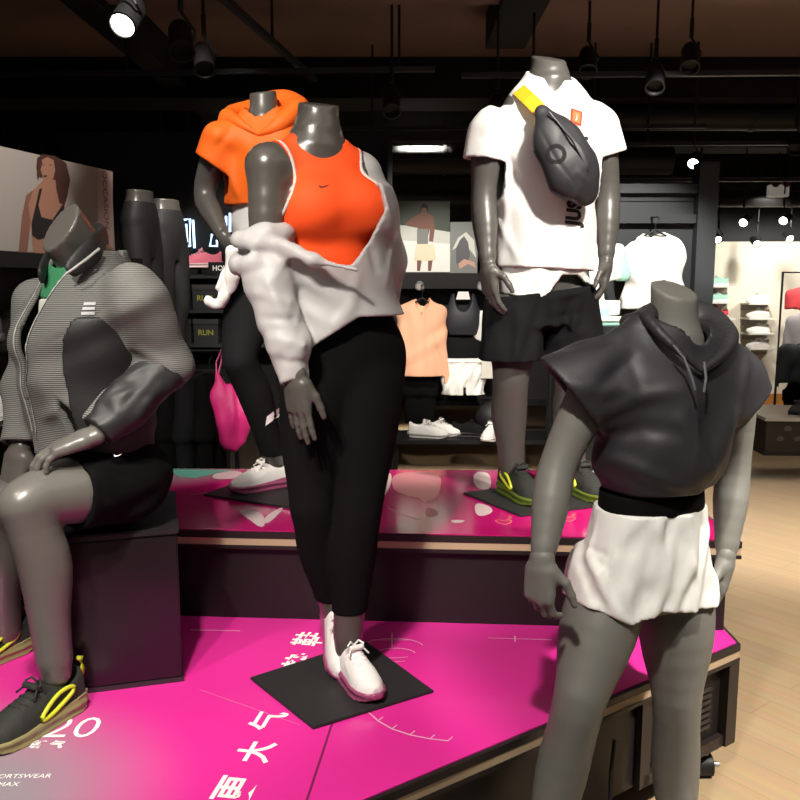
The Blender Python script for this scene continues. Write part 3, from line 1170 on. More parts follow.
# ================================================================ C: woman in orange hoodie at the back
def fig_orange():
    g = Fig('mannequin', 'headless mannequin in short-sleeved orange hoodie and black leggings behind the orange tank top', (-.5, 3.1, .728), -.35)
    L = g.L
    rows = g.rows(female_rows(lerp((.8, 270), (1.35, 264)), lerp((.8, 3.18), (1.35, 3.15)), -.09))
    S1, E1, W1 = L(219, 140, 3.10), L(203, 195, 3.16), L(224, 238, 3.02)
    S2, E2, W2 = L(309, 138, 3.2), L(326, 198, 3.27), L(316, 255, 3.12)
    H1, K1, A1 = L(252, 290, 3.12), L(240, 357, 2.96), L(275, 460, 3.10)
    H2, K2, A2 = L(288, 300, 3.2), L(296, 390, 3.16), L(304, 462, 3.2)
    bk = (.2, 1, 0)
    nb, nt = V((rows[-1][1], rows[-1][2], 1.355)), L(263, 92, 3.16)
    bv = body_vox(rows, [(S1, E1, W1), (S2, E2, W2)], [(H1, K1, A1, bk), (H2, K2, A2, bk)], [], (nb, nt, .052, .048, g.D((-.1, -.2, 1))))
    h1 = hand(W1, g.D((.55, -.1, -.75)), g.D((.5, .6, .4)), g.D((.6, -.5, .5)), .98, (.25, .3, .2), .07)
    h2 = hand(W2, g.D((-.3, -.1, -.9)), g.D((-.6, .6, 0)), g.D((0, -1, 0)), .98)
    body_obj(g.root, bv, [h1, h2], M_skin)
    v = Vox((-.36, -.4, .08), (.4, .36, 1.0), .006)
    v.add(column(rows, .005), 0)
    for l in ((H1, K1, A1), (H2, K2, A2)):
        for p in leg(*l, e=.005, back=bk):
            v.add(p, .022)
    v.plane((0, 0, .95), (0, 0, 1))
    v.plane((0, 0, .125), (0, 0, -1))
    lg = vobj('leggings', v, M_char, g.root)
    me = bpy.data.meshes.new('printed_stripe')
    q = [L(258, 431, 2.9), L(260, 421, 2.9), L(274, 409, 2.9), L(275, 418, 2.9)]
    me.from_pydata([tuple(p) for p in q], [], [(0, 1, 2, 3)])
    n = g.D((-.1, -1, 0))
    drape(me, lg.data, n, .002)
    link('printed_stripe', me, mat('white_print', (.9, .88, .85), rough=.7), lg)
    c = lambda z, px, Y, rx, rf, rb: g.rows([(z, px, Y, rx, rf, rb)])[0]
    # white layer under the hoodie
    v = Vox((-.3, -.3, .86), (.3, .3, 1.12), .006)
    v.add(column([c(.84, 270, 3.17, .158, .115, .118), c(.95, 269, 3.17, .142, .11, .112), c(1.1, 267, 3.16, .138, .105, .105)]), 0)
    v.wave(2, .14, .003, 4)
    v.shell(.012)
    v.plane((0, 0, .9), (0, 0, -1))
    v.plane((0, 0, 1.09), (0, 0, 1))
    vobj('under_layer', v, M_white, g.root)
    # hoodie
    v = Vox((-.36, -.3, .98), (.38, .34, 1.5), .0055)
    TB = column([c(1.0, 268, 3.16, .145, .125, .12), c(1.12, 267, 3.16, .150, .128, .118), c(1.22, 266, 3.15, .162, .125, .118), c(1.3, 265, 3.15, .155, .10, .11), c(1.36, 264, 3.15, .105, .075, .09), c(1.41, 263, 3.15, .075, .07, .08)])
    v.add(TB, 0)
    e1, e2 = L(208, 182, 3.11), L(326, 180, 3.21)
    sl = [(L(240, 138, 3.12), e1, L(217, 168, 3.1), (-.57, 0, -.82)), (L(292, 136, 3.18), e2, L(317, 166, 3.2), (.57, 0, -.82))]
    own = lambda a, e, S: either(cone(a, S, .066, .066), cone(S, e, .066, .068))
    for (a, e, t, nn), S in zip(sl, (S1, S2)):
        v.add(own(a, e, S), .05)
    v.wave(41, .15, .004, 4)
    for pts, w, a in (([L(258, 132, 3.0), L(250, 200, 3.0)], .008, .004), ([L(225, 160, 3.03), L(240, 200, 3.03)], .013, .008), ([L(232, 128, 3.03), L(215, 150, 3.03)], .012, -.006), ([L(275, 140, 3.02), L(285, 190, 3.02)], .013, .007)):
        v.crease(pts, w, a)
    v.shell(.012)
    v.plane((0, 0, 1.055), (0, 0, -1))
    for (a, e, t, nn), S in zip(sl, (S1, S2)):
        v.cut_own(t, g.D(nn), own(a, e, S), TB)
    v.cut(ell(nb + V((0, -.01, .05)), (.068, .07, .07)))
    hd = vobj('hoodie', v, M_orange_bright, g.root)
    v = Vox((-.3, -.32, 1.2), (.34, .34, 1.6), .005)
    ring = [L(259, 134, 3.05), L(240, 124, 3.07), L(229, 116, 3.16), L(250, 112, 3.26), L(280, 104, 3.27), L(298, 108, 3.2), L(290, 116, 3.10), L(270, 130, 3.05), L(259, 134, 3.05)]
    rr = [.009, .018, .028, .042, .050, .042, .034, .020, .009]
    ring_of(v, ring, rr)
    v.add(cone(L(296, 112, 3.14), L(300, 140, 3.12), .036, .03), .03)
    v.add(cone(L(228, 118, 3.14), L(222, 128, 3.12), .030, .022), .03)
    v.wave(6, .14, .0022, 4)
    vobj('hood', v, M_orange_bright, hd)
    p = A1.copy()
    p[2] = 0
    o = sneaker(g.root, p, -.95 - g.yaw, ST_WHITE)
    o.scale = (.86, .86, .92)
    p = A2.copy()
    p[2] = 0
    sneaker(g.root, p, .1 - g.yaw, ST_WHITE)
    pc = [g.R.T @ (V(onz(*q, .728)) - g.base) for q in ((203, 494), (290, 507), (345, 482), (262, 473))]
    base_plate(g.root, pc, m=M_plate)
    # white cloth hanging from the hand
    t = thing('cloth', 'twisted white cloth hanging from the hand of the orange hoodie mannequin', 'cloth', tuple(at(230, 250, 2.98)), 0)
    B = lambda px, py, Y: V(at(px, py, Y)) - V(t.location)
    v = Vox(B(195, 315, 2.98) - V((.05, .1, .02)), B(255, 235, 2.98) + V((.05, .1, .02)), .004)
    for a, b, ra, rb in ((B(246, 247, 2.94), B(232, 252, 2.95), .014, .018), (B(232, 252, 2.95), B(231, 275, 2.96), .018, .030), (B(231, 275, 2.96), B(225, 296, 2.96), .030, .022), (B(225, 296, 2.96), B(217, 305, 2.96), .022, .014), (B(217, 305, 2.96), B(208, 301, 2.95), .014, .016),
                         (B(230, 270, 2.95), B(217, 288, 2.94), .012, .008)):
        v.add(cone(a, b, ra, rb), .015)
    v.wave(7, .05, .004, 4, (1, 1, .5))
    o = link('cloth_strip', quad_mesh('cloth_strip', [v.surf(1)]), M_white, t)
    return g


# ================================================================ D: woman in black hoodie and white shorts
def fig_black():
    g = Fig('mannequin', 'headless mannequin in short black hoodie and white shorts standing on the floor in front', (.62, 1.93, 0), .5)
    L = g.L
    rows = g.rows(female_rows(lerp((.8, 645), (1.35, 674)), lerp((.8, 1.93), (1.35, 1.93)), -.085))
    rows = [r for r in rows if r[0] > .70]
    S1, E1, W1 = L(598, 378, 1.87), L(556, 468, 1.84), L(542, 560, 1.74)
    S2, E2, W2 = L(735, 382, 2.02), L(733, 470, 2.07), L(726, 556, 2.0)
    H1, K1, A1 = L(606, 600, 1.90), L(580, 695, 1.80), L(533, 905, 1.79)
    H2, K2, A2 = L(676, 600, 1.97), L(676, 695, 1.96), L(678, 885, 2.02)
    bk = g.D((.1, 1, 0))
    r13 = [r for r in rows if abs(r[0] - 1.145) < .01][0]
    cx, cy = r13[1], r13[2]
    bust = [ell((cx - .066, cy - .072, 1.178), (.058, .05, .056)), ell((cx + .066, cy - .072, 1.178), (.058, .05, .056))]
    nb, nt = V((rows[-1][1], rows[-1][2], 1.365)), L(674, 289, 1.925)
    bv = body_vox(rows, [(S1, E1, W1), (S2, E2, W2)], [(H1, K1, A1, bk), (H2, K2, A2, bk)], bust, (nb, nt, .054, .051, g.D((.18, -.42, 1))), m=1.06)
    h1 = hand(W1, g.D((-.08, -.12, -1)), g.D((.6, .75, .1)), g.D((.75, -.6, 0)), .95, (.55, .6, .35), .04)
    h2 = hand(W2, g.D((-.08, -.02, -1)), g.D((-.8, .4, 0)), g.D((-.5, -.8, 0)), .95, (.3, .35, .25), .06, (.6, .65, .2))
    body_obj(g.root, bv, [h1, h2], M_skin_matte)
    c = lambda z, px, Y, rx, rf, rb: g.rows([(z, px, Y, rx, rf, rb)])[0]
    # hoodie: loose, cropped, wing sleeves, gathered hem
    v = Vox((-.40, -.34, .86), (.42, .36, 1.48), .0055)
    TB = column([c(.94, 652, 1.93, .136, .115, .112), c(1.0, 654, 1.93, .136, .115, .112), c(1.03, 655, 1.93, .140, .122, .115), c(1.065, 657, 1.93, .160, .142, .13), c(1.14, 661, 1.93, .170, .148, .135), c(1.22, 664, 1.93, .172, .138, .135), c(1.29, 668, 1.93, .162, .112, .125),
                  c(1.345, 671, 1.93, .118, .088, .105), c(1.40, 674, 1.93, .08, .075, .09)])
    v.add(TB, 0)
    sl = [(L(640, 360, 1.90), L(548, 410, 1.84), .085, .115, L(569, 393, 1.85)), (L(705, 362, 1.98), L(765, 422, 2.08),   .090, .085, L(748, 405, 2.04))]
    for a, e, ra, rb, t in sl:
        v.add(cone(a, e, ra, rb, g.D((.3, -1, 0)), .85), .05)
    v.wave(51, .19, .0045, 4)
    for pts, w, a in (([L(592, 418, 1.80), L(635, 398, 1.765), L(690, 388, 1.765)], .016, .008), ([L(596, 440, 1.81), L(645, 428, 1.775), L(690, 436, 1.775)], .018, -.007), ([L(598, 455, 1.82), L(630, 466, 1.785), L(670, 484, 1.78), L(706, 492, 1.80)], .018, .008),
                      ([L(676, 412, 1.765), L(700, 450, 1.775), L(716, 486, 1.82)], .017, .008), ([L(700, 405, 1.78), L(722, 470, 1.84)], .016, -.006), ([L(602, 476, 1.82), L(655, 497, 1.785), L(710, 494, 1.82)], .015, .007),
                      ([L(556, 350, 1.76), L(620, 338, 1.78)], .018, -.005), ([L(560, 382, 1.76), L(600, 392, 1.77), L(640, 388, 1.77)], .018, .008), ([L(747, 355, 1.96), L(735, 425, 1.93)], .017, .008), ([L(628, 350, 1.79), L(642, 398, 1.765)], .015, -.005),
                      ([L(690, 345, 1.80), L(698, 420, 1.77), L(697, 485, 1.78)], .006, .0035), ([L(640, 352, 1.78), L(615, 372, 1.77), L(585, 405, 1.80)], .013, -.006)):
        v.crease(pts, w, a * (1.25 if a > 0 else .8))
    v.shell(.020)
    v.plane((0, 0, 1.028), g.D((.04, .0, -1)))
    for (a, e, ra, rb, t), nn in zip(sl, ((-.76, 0, -.65), (.72, 0, -.70))):
        v.cut_own(t, g.D(nn), cone(a, e, ra, rb, g.D((.3, -1, 0)), .85), TB)
    v.cut(ell(nb + V((0, -.015, .04)), (.062, .07, .075)))
    hd = vobj('hoodie', v, M_char_nylon, g.root)
    # hood lying around the neck
    v = Vox((-.26, -.3, 1.16), (.3, .36, 1.5), .0045)
    ring = [L(699, 368, 1.80), L(672, 345, 1.80), L(650, 322, 1.85), L(652, 312, 1.96), L(668, 312, 2.05), L(700, 318, 2.07), L(722, 330, 2.0), L(728, 345, 1.91), L(716, 360, 1.84), L(702, 370, 1.80)]
    rr = [.006, .010, .015, .021, .030, .036, .030, .018, .010, .006]
    ring_of(v, ring, rr)
    v.add(cone(L(648, 322, 1.93), L(628, 322, 1.96), .026, .020), .03)
    v.add(cone(L(690, 322, 2.09), L(710, 345, 2.12), .05, .045), .03)
    v.wave(9, .16, .0015, 4)
    vobj('hood', v, M_char_nylon, hd)
    b = BM()
    b.tube([L(673, 345, 1.775), L(684, 358, 1.765), L(692, 378, 1.752), L(695, 390, 1.75)], .003, 8)
    b.tube([L(704, 362, 1.78), L(706, 378, 1.765), L(704, 392, 1.758)], .003, 8)
    b.build('drawstring', mat('grey_cord', (.10, .10, .11), rough=.7), hd, smooth=True)
    # elastic waistband and shorts
    v = Vox((-.3, -.3, .66), (.34, .3, 1.02), .005)
    wrow = [c(.84, 648, 1.93, .150, .115, .118), c(.93, 650, 1.93, .142, .105, .108), c(.99, 652, 1.93, .138, .104, .106), c(1.05, 652, 1.93, .134, .10, .104)]
    v.add(column(wrow), 0)
    v.wave(3, .2, .001, 3)
    v.within(lambda X, Y, Z: np.maximum(Z - F32(1.018), F32(.970) - Z))
    vobj('waistband', v, M_black, g.root)
    v = Vox((-.36, -.34, .60), (.38, .34, 1.0), .005)
    v.add(column([c(.70, 638, 1.93, .178, .135, .145), c(.78, 640, 1.93, .176, .132, .14), c(.86, 645, 1.93, .172, .128, .135), c(.93, 650, 1.93, .150, .112, .116), c(.975, 651, 1.93, .140, .106, .108), c(1.0, 651, 1.93, .137, .103, .105)]), 0)
    v.add(cone(L(606, 580, 1.90), L(598, 650, 1.88), .092, .100), .03)
    v.add(cone(L(678, 580, 1.97), L(678, 650, 1.95), .088, .094), .03)
    v.wave(61, .11, .005, 4, (1.2, 1.2, .6))
    v.wave(62, .03, .0010, 5, (1.5, 1.5, .3))
    for pts, w, a in (([L(585, 560, 1.78), L(600, 575, 1.77), L(625, 640, 1.77)], .012, .010), ([L(583, 545, 1.78), L(608, 556, 1.77)], .007, -.007), ([L(655, 530, 1.77), L(646, 580, 1.77), L(642, 630, 1.77)], .020, -.013), ([L(594, 522, 1.8), L(589, 556, 1.79), L(606, 595, 1.77), L(630, 628, 1.77)], .009, .010), ([L(584, 528, 1.8), L(580, 560, 1.79), L(596, 605, 1.78)], .012, -.009), ([L(690, 530, 1.8), L(700, 600, 1.82)], .012, .007)):
        v.crease(pts, w, a)
    v.shell(.020)
    v.plane((0, 0, .978), (0, 0, 1))

    def hem(X, Y, Z):
        xs = [L(560, 598, 1.85), L(600, 612, 1.8), L(632, 626, 1.79), L(660, 612, 1.8), L(712, 610, 1.88)]
        return np.interp(X, [p[0] for p in xs], [p[2] for p in xs]).astype(F32) - Z
    v.within(hem)
    vobj('shorts', v, M_nylon_white, g.root)
    for A, h in ((A1, .1), (A2, .7)):
        p = A.copy()
        p[2] = 0
        sneaker(g.root, p, h - g.yaw, ST_WHITE)
    return g


# ================================================================ E: seated man in ribbed grey jacket
def fig_seated():
    M_jack = mat('ribbed_grey_knit', (.23, .23, .215), rough=.75, stripe=('Z', 62, .34), spec=.25)
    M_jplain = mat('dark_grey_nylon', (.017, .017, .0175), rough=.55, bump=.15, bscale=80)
    g = Fig('mannequin', 'headless mannequin in ribbed grey zip jacket seated on the dark box', (-.80, 2.2, .42), -.75)
    L = g.L
    rows = g.rows(male_rows(lerp((.55, 112), (1.1, 86)), lerp((.55, 2.26), (1.1, 2.17)), -.40, .97))
    rows = [r for r in rows if r[0] > .5]
    S1, E1, W1 = L(134, 296, 2.05), L(171, 361, 2.14), L(94, 436, 1.99)          # his left arm
    S2, E2, W2 = L(40, 305, 2.29), L(28, 385, 2.27), L(20, 448, 2.2)
    H1, K1, A1 = L(128, 478, 2.16), L(28, 500, 1.92), L(56, 672, 1.96)
    H2, K2, A2 = L(96, 480, 2.36), L(-14, 505, 2.18), L(6, 640, 2.3)
    nb, nt = L(92, 268, 2.17), L(60, 227, 2.07)
    bk = (0, 1, .1)
    bv = body_vox(rows, [(S1, E1, W1), (S2, E2, W2)], [(H1, K1, A1, bk), (H2, K2, A2, bk)], [], (nb, nt, .064, .066, g.D((-.60, -.62, .50))), m=1.1)
    h1 = hand(W1, g.D((-.85, -.25, -.28)), g.D((0, .1, -1)), g.D((-.3, .9, 0)), 1.05, (.25, .35, .3), .05)
    h2 = hand(W2, g.D((-.2, -.15, -1)), g.D((.3, .9, 0)), g.D((.9, -.3, 0)), 1.05, (.3, .4, .3), .05)
    body_obj(g.root, bv, [h1, h2], mat('mannequin_satin', (.115, .108, .096), rough=.3, spec=.55))
    c = lambda z, px, Y, rx, rf, rb: g.rows([(z, px, Y, rx, rf, rb)])[0]
    # shirt
    v = Vox((-.3, -.3, .6), (.3, .3, 1.24), .006)
    v.add(column([(r[0] + .015, r[1], r[2], r[3] + .006, r[4] + .020, r[5] + .006) for r in rows]), 0)
    v.plane((0, 0, .66), (0, 0, -1))
    v.cut(ell(nb + V((0, -.02, .03)), (.085, .085, .06)))
    sx = rows[-1][1] + .02
    v.within(lambda X, Y, Z: np.maximum(np.abs(X - sx) - F32(.07), Y - F32(.0)))
    v2 = Vox((-.3, -.3, .6), (.3, .3, 1.24), .006)
    v2.f = v.f.copy()
    zc = L(50, 299, 2.02)[2]
    v.plane((0, 0, zc), (0, 0, -1))
    v2.plane((0, 0, zc), (0, 0, 1))
    sh = vobj('shirt', v, mat('green_jersey', (.03, .20, .085), rough=.8), g.root)
    vobj('shirt_panel', v2, mat('pale_jersey', (.55, .56, .50), rough=.8), sh)
    # jacket
    v = Vox((-.42, -.36, .56), (.46, .36, 1.3), .0055)
    v.add(column([c(.56, 100, 2.22, .182, .14, .14), c(.70, 92, 2.21, .19, .155, .14), c(.84, 84, 2.19, .195, .16, .14), c(.97, 82, 2.18, .20, .16, .145), c(1.03, 84, 2.17, .188, .135, .14), c(1.08, 86, 2.165, .152, .112, .122), c(1.125, 89, 2.165, .106, .095, .105), c(1.165, 91, 2.165, .080, .082, .09)]), 0)
    for a, b, ra, rb in ((S1, E1, .078, .054), (E1, E1 * .4 + W1 * .6, .054, .047), (E1 * .4 + W1 * .6, W1 * 1.1 - E1 * .1, .047, .036), (S2, E2, .072, .058), (E2, W2, .058, .048), (W2, W2 * 1.2 - E2 * .2, .048, .043)):
        v.add(cone(a, b, ra, rb), .04)
    v.wave(71, .18, .005, 4)
    for pts, w, a in (([L(118, 300, 1.95), L(135, 345, 1.95), L(180, 372, 2.06)], .014, .011), ([L(112, 330, 1.98), L(112, 400, 2.0)], .018, -.005), ([L(45, 345, 2.0), L(85, 325, 1.98), L(112, 300, 1.96)], .006, -.005), ([L(40, 420, 2.05), L(90, 390, 2.0)], .014, .008)):
        v.crease(pts, w, a)
    v.shell(.014)
    r1, r2 = c(1.1, 85, 2.17, 1, 1, 1), c(.78, 88, 2.2, 1, 1, 1)
    o1, o2 = V((r1[1] + .020, 0, 1.1)), V((r2[1] - .004, 0, .78))
    fx = lambda Z: o1[0] + (Z - o1[2]) * (o2[0] - o1[0]) / (o2[2] - o1[2])
    hw = lambda Z: np.interp(Z, [.74, .84, 1.0, 1.14], [.003, .012, .034, .056])

    def opening(X, Y, Z):
        return np.where(Y < .03, (hw(Z) - np.abs(X - fx(Z))).astype(F32), F32(-1))
    v.within(opening)
    v.plane((0, 0, .635), (0, 0, -1))
    v.cut(ell(nb + V((0, -.01, .02)), (.075, .078, .05)))
    for t, d in ((W1 + (E1 - W1) * .06, W1 - E1), (L(17, 443, 2.2), W2 - E2)):
        v.plane(t, d, (t - .09, t + .09))
    jk = vobj('jacket', v, M_jack, g.root)
    # dark fabric panel down his left side, underarm shade painted into its black
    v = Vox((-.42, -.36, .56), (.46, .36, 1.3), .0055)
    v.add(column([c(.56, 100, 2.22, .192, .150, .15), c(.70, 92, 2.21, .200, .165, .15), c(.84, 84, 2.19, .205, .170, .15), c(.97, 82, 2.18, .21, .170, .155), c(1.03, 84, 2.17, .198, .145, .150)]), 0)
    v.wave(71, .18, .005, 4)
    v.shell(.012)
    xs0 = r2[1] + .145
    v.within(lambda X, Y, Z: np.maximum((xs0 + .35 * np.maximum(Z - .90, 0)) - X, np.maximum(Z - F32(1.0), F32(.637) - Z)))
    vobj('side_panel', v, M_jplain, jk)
    # stand-up collar
    v = Vox((-.3, -.3, .98), (.3, .3, 1.34), .0045)
    ring = [L(70, 271, 2.01), L(80, 262, 2.03), L(92, 251, 2.07), L(101, 243, 2.14), L(103, 239, 2.20), L(95, 236, 2.26), L(78, 242, 2.28), L(58, 254, 2.24), L(46, 266, 2.15), L(41, 276, 2.08)]
    rr = [.009, .012, .0145, .016, .016, .016, .015, .0135, .012, .010]
    ring_of(v, ring, [q * .8 for q in rr], 50, (-.12, 0, 1), 2.6)
    vobj('collar', v, M_jplain, jk)
    b = BM()
    b.tube([L(66, 274, 1.99), L(76, 267, 1.995), L(88, 258, 2.02), L(99, 249, 2.07)], .0035, 6)
    b.build('zip_piping', mat('pale_zip', (.42, .42, .40), rough=.5), jk, smooth=True)
    for sd in (-1, 1):
        zs = np.linspace(.70, 1.125, 26)
        e_ = [float(fx(z)) + sd * (float(hw(z)) + .007) for z in zs]
        me = bpy.data.meshes.new('zip_piping')
        me.from_pydata([(x + k * .003, -.2, z) for z, x in zip(zs, e_) for k in (-1, 1)], [], [(2 * q, 2 * q + 1, 2 * q + 3, 2 * q + 2) for q in range(len(zs) - 1)])
        drape(me, jk.data, (0, -1, 0), .0025)
        link('zip_piping', me, mat('pale_zip', (.42, .42, .40), rough=.5), jk)
    # plain nylon forearm
    v = Vox((-.42, -.40, .56), (.46, .36, 1.2), .0055)
    q0 = E1 * .88 + W1 * .12
    v.add(cone(q0, E1 * .4 + W1 * .6, .064, .059), 0)
    v.add(cone(E1 * .4 + W1 * .6, W1 * 1.1 - E1 * .1, .055, .043), .03)
    v.wave(72, .06, .0028, 4)
    for pts, w, a in (([L(165, 380, 2.0), L(130, 425, 1.93)], .011, .009), ([L(150, 375, 2.0), L(118, 410, 1.93)], .010, -.007), ([L(172, 395, 2.02), L(140, 440, 1.95)], .010, .008)):
        v.crease(pts, w, a)
    tw = W1 + (E1 - W1) * .05
    v.plane(tw, W1 - E1, (tw - .09, tw + .09))
    vobj('sleeve_panel', v, M_jplain, jk)
    n = g.D((-.35, -1, .05))
    for i, (s_, py) in enumerate((('SPORTS', 303), ('WEAR', 308), ('JKT', 313))):
        me = bpy.data.meshes.new('chest_patch')
        w, h = .014, .0036
        me.from_pydata([(-w, -h, 0), (w, -h, 0), (w, h, 0), (-w, h, 0)], [], [(0, 1, 2, 3)])
        decal('chest_patch', me, mat('silver_print', (.5, .5, .52), rough=.6), jk, jk.data, L(72, py, 1.95), g.D((1, -.35, .04)), n, .003)
    # shorts
    v = Vox((-.36, -.42, .3), (.36, .34, .8), .006)
    v.add(column([(r[0], r[1], r[2], r[3] + .012, r[4] + .012, r[5] + .012) for r in rows if r[0] < .95]), 0)
    for H, K in ((H1, K1), (H2, K2)):
        v.add(cone(H, H * .25 + K * .75, .112, .092), .03)
    v.wave(15, .11, .005, 4)
    for pts, w, a in (([L(92, 470, 1.98), L(120, 500, 2.0)], .010, .008), ([L(100, 462, 1.98), L(130, 480, 2.0)], .010, -.007), ([L(88, 490, 1.98), L(115, 510, 2.0)], .010, .007)):
        v.crease(pts, w, a)
    v.shell(.014)
    for H, K in ((H1, K1), (H2, K2)):
        t = H * .40 + K * .60
        v.plane(t, K - H, (t - .16, t + .16))
    v.plane((0, 0, .78), (0, 0, 1))
    v.plane((0, 0, .432), (0, 0, -1))
    so = vobj('shorts', v, M_black, g.root)
    me = swoosh(.02)
    decal('printed_emblem', me, mat('white_print', (.9, .88, .85), rough=.7), so, so.data, L(118, 455, 1.9), g.D((1, -.3, 0)), g.D((-.2, -1, .2)), .003)
    for A, h in ((A1, -.50), (A2, -.6)):
        p = A.copy()
        p[2] = 0
        sneaker(g.root, p, h - g.yaw, ST_DARK)
    return g
# ================================================================ the room
M_ceil = mat('ceiling_dark_brown', (.22, .14, .115), rough=.9, vary=.25, vscale=1.5)
M_ceil_black = mat('ceiling_black', (.0035, .0033, .0035), rough=.85)
M_dark = mat('black_fixture', (.006, .006, .0065), rough=.55, spec=.35)
M_darkgrey = mat('charcoal_panel', (.022, .025, .028), rough=.6, spec=.35)
M_slate = mat('slate_blue_panel', (.028, .033, .037), rough=.55, spec=.35, vary=.15, vscale=3)
M_cream = mat('cream_wall', (.74, .70, .58), rough=.85)
M_wood = mat('light_oak_trim', (.45, .33, .21), rough=.5)
M_orangewood = mat('amber_wood', (.42, .17, .035), rough=.5)
M_steel = mat('brushed_steel', (.35, .35, .35), rough=.35, metal=.9)
M_lens = mat('lit_lamp_face', (1, .93, .8), emit=14)
M_paper = mat('white_print', (.9, .88, .85), rough=.7)


def floor_mat():
    m = bpy.data.materials.new('oak_plank_floor')
    m.use_nodes = True
    nt = m.node_tree
    N, L = nt.nodes, nt.links
    b = N['Principled BSDF']
    tc = N.new('ShaderNodeTexCoord')
    mp = N.new('ShaderNodeMapping')
    mp.inputs['Rotation'].default_value = (0, 0, math.radians(52))
    L.new(tc.outputs['Object'], mp.inputs['Vector'])
    br = N.new('ShaderNodeTexBrick')
    br.inputs['Color1'].default_value = (.44, .315, .185, 1)
    br.inputs['Color2'].default_value = (.47, .335, .195, 1)
    br.inputs['Mortar'].default_value = (.38, .26, .148, 1)
    br.inputs['Scale'].default_value = 1
    br.inputs['Mortar Size'].default_value = .003
    br.inputs['Brick Width'].default_value = 1.4
    br.inputs['Row Height'].default_value = .14
    L.new(mp.outputs['Vector'], br.inputs['Vector'])
    n = N.new('ShaderNodeTexNoise')
    n.inputs['Scale'].default_value = 3
    n.inputs['Detail'].default_value = 6
    m2 = N.new('ShaderNodeMapping')
    m2.inputs['Scale'].default_value = (1, 12, 1)
    L.new(mp.outputs['Vector'], m2.inputs['Vector'])
    L.new(m2.outputs['Vector'], n.inputs['Vector'])
    mx = N.new('ShaderNodeMix')
    mx.data_type = 'RGBA'
    mx.blend_type = 'MULTIPLY'
    mx.inputs[0].default_value = .35
    L.new(br.outputs['Color'], mx.inputs[6])
    L.new(n.outputs['Color'], mx.inputs[7])
    L.new(mx.outputs[2], b.inputs['Base Color'])
    b.inputs['Roughness'].default_value = .38
    return m


def struct(name, bm, m, **k):
    return tag(bm.build(name, m, **k), kind='structure')


def room():
    struct('floor', BM().box((-4.2, -2.5, -.05), (8.2, 11.2, 0)), floor_mat())
    struct('ceiling', BM().box((-4.2, -2.5, 3.2), (8.2, 11.2, 3.3)), M_ceil)
    struct('wall_left', BM().box((-4.3, -2.5, 0), (-4.2, 11.2, 3.3)), M_ceil_black)
    struct('wall_right', BM().box((8.2, -2.5, 0), (8.3, 11.2, 3.3)), M_ceil_black)
    struct('wall_back', BM().box((-4.3, 10.9, 0), (3.35, 11.0, 3.2)).box((3.35, 10.9, 2.02), (8.3, 11.0, 3.2)), M_darkgrey)
    w = BM()
    w.box((3.35, 10.3, .1), (8.2, 10.4, 2.0))
    struct('wall_shoes', w, M_cream)
    struct('baseboard_shoes', BM().box((3.35, 10.27, 0), (8.2, 10.3, .13)), M_orangewood)
    # beams and ducts under the ceiling
    for i, (y, z, h, d) in enumerate(((4.6, 3.2, .16, .3), (6.6, 3.2, .3, .5), (8.3, 3.2, .4, .4), (9.8, 3.2, .5, .3))):
        struct('trim_%d' % (i + 1), BM().box((-4.2, y, z - h), (8.2, y + d, z)), M_ceil if i < 1 else M_ceil_black)
    b = BM()
    b.box((-1.8, -2.4, 2.98), (-1.62, 8, 3.2))
    b.box((.55, -2.4, 2.99), (.8, 5.6, 3.2))
    struct('trim_5', b, M_ceil_black)


def track(name, label, a, b, heads=(), r=.018, group='lighting tracks'):
    t = thing(name, label, 'light track', a, 0, group)
    d = V(b) - V(a)
    B = BM()
    M = Matrix.Identity(4)
    u = unit(d)
    n = unit(np.cross(u, (0, 0, 1)))
    vs = []
    for p in (V((0, 0, 0)), d):
        for s1, s2 in ((-1, -1), (1, -1), (1, 1), (-1, 1)):
            vs.append(p + n * r * s1 + V((0, 0, r * .8 * s2)))
    B._add(vs, [(0, 1, 2, 3), (7, 6, 5, 4), (0, 4, 5, 1), (1, 5, 6, 2), (2, 6, 7, 3), (3, 7, 4, 0)])
    B.build('rail', mat('track_grey', (.010, .0095, .009), rough=.5), t)
    L_ = np.linalg.norm(d)
    for q in np.arange(.4, L_, 1.6):
        p = u * q
        BM().cyl(p, p + V((0, 0, 3.2 - a[2] - p[2])), .008, n=6).build('hanger_rod', M_dark, t)
    return t


def spotlight(loc, aim, label, lit=True, s=1.0, group='track spotlights'):
    t = thing('spotlight', label, 'spotlight', loc, 0, group)
    d = (Vector(aim) - Vector(loc)).normalized()
    q = d.to_track_quat('Z', 'Y').to_matrix().to_4x4()
    b = BM()
    b.lathe([(.0, -.17 * s), (.042 * s, -.165 * s), (.05 * s, -.14 * s), (.05 * s, -.015 * s), (.055 * s, 0), (.046 * s, 0), (.040 * s, -.03 * s), (0, -.031 * s)], 20, q)
    b.build('lamp_housing', M_dark, t, smooth=True)
    if lit:
        f = BM()
        f.lathe([(0, -.012 * s), (.044 * s, -.012 * s), (.044 * s, -.008 * s), (0, -.004 * s)], 20, q)
        f.build('lens', M_lens, t)
    k = BM()
    k.tube([(0, 0, .26 * s), (0, 0, .16 * s)], .012 * s, 8)
    k.tube([Vector((0, 0, .16 * s)), Vector((.056 * s, 0, .08 * s)), q @ Vector((.054 * s, 0, -.09 * s))], .006 * s, 8)
    k.build('bracket', M_dark, t)
    return t


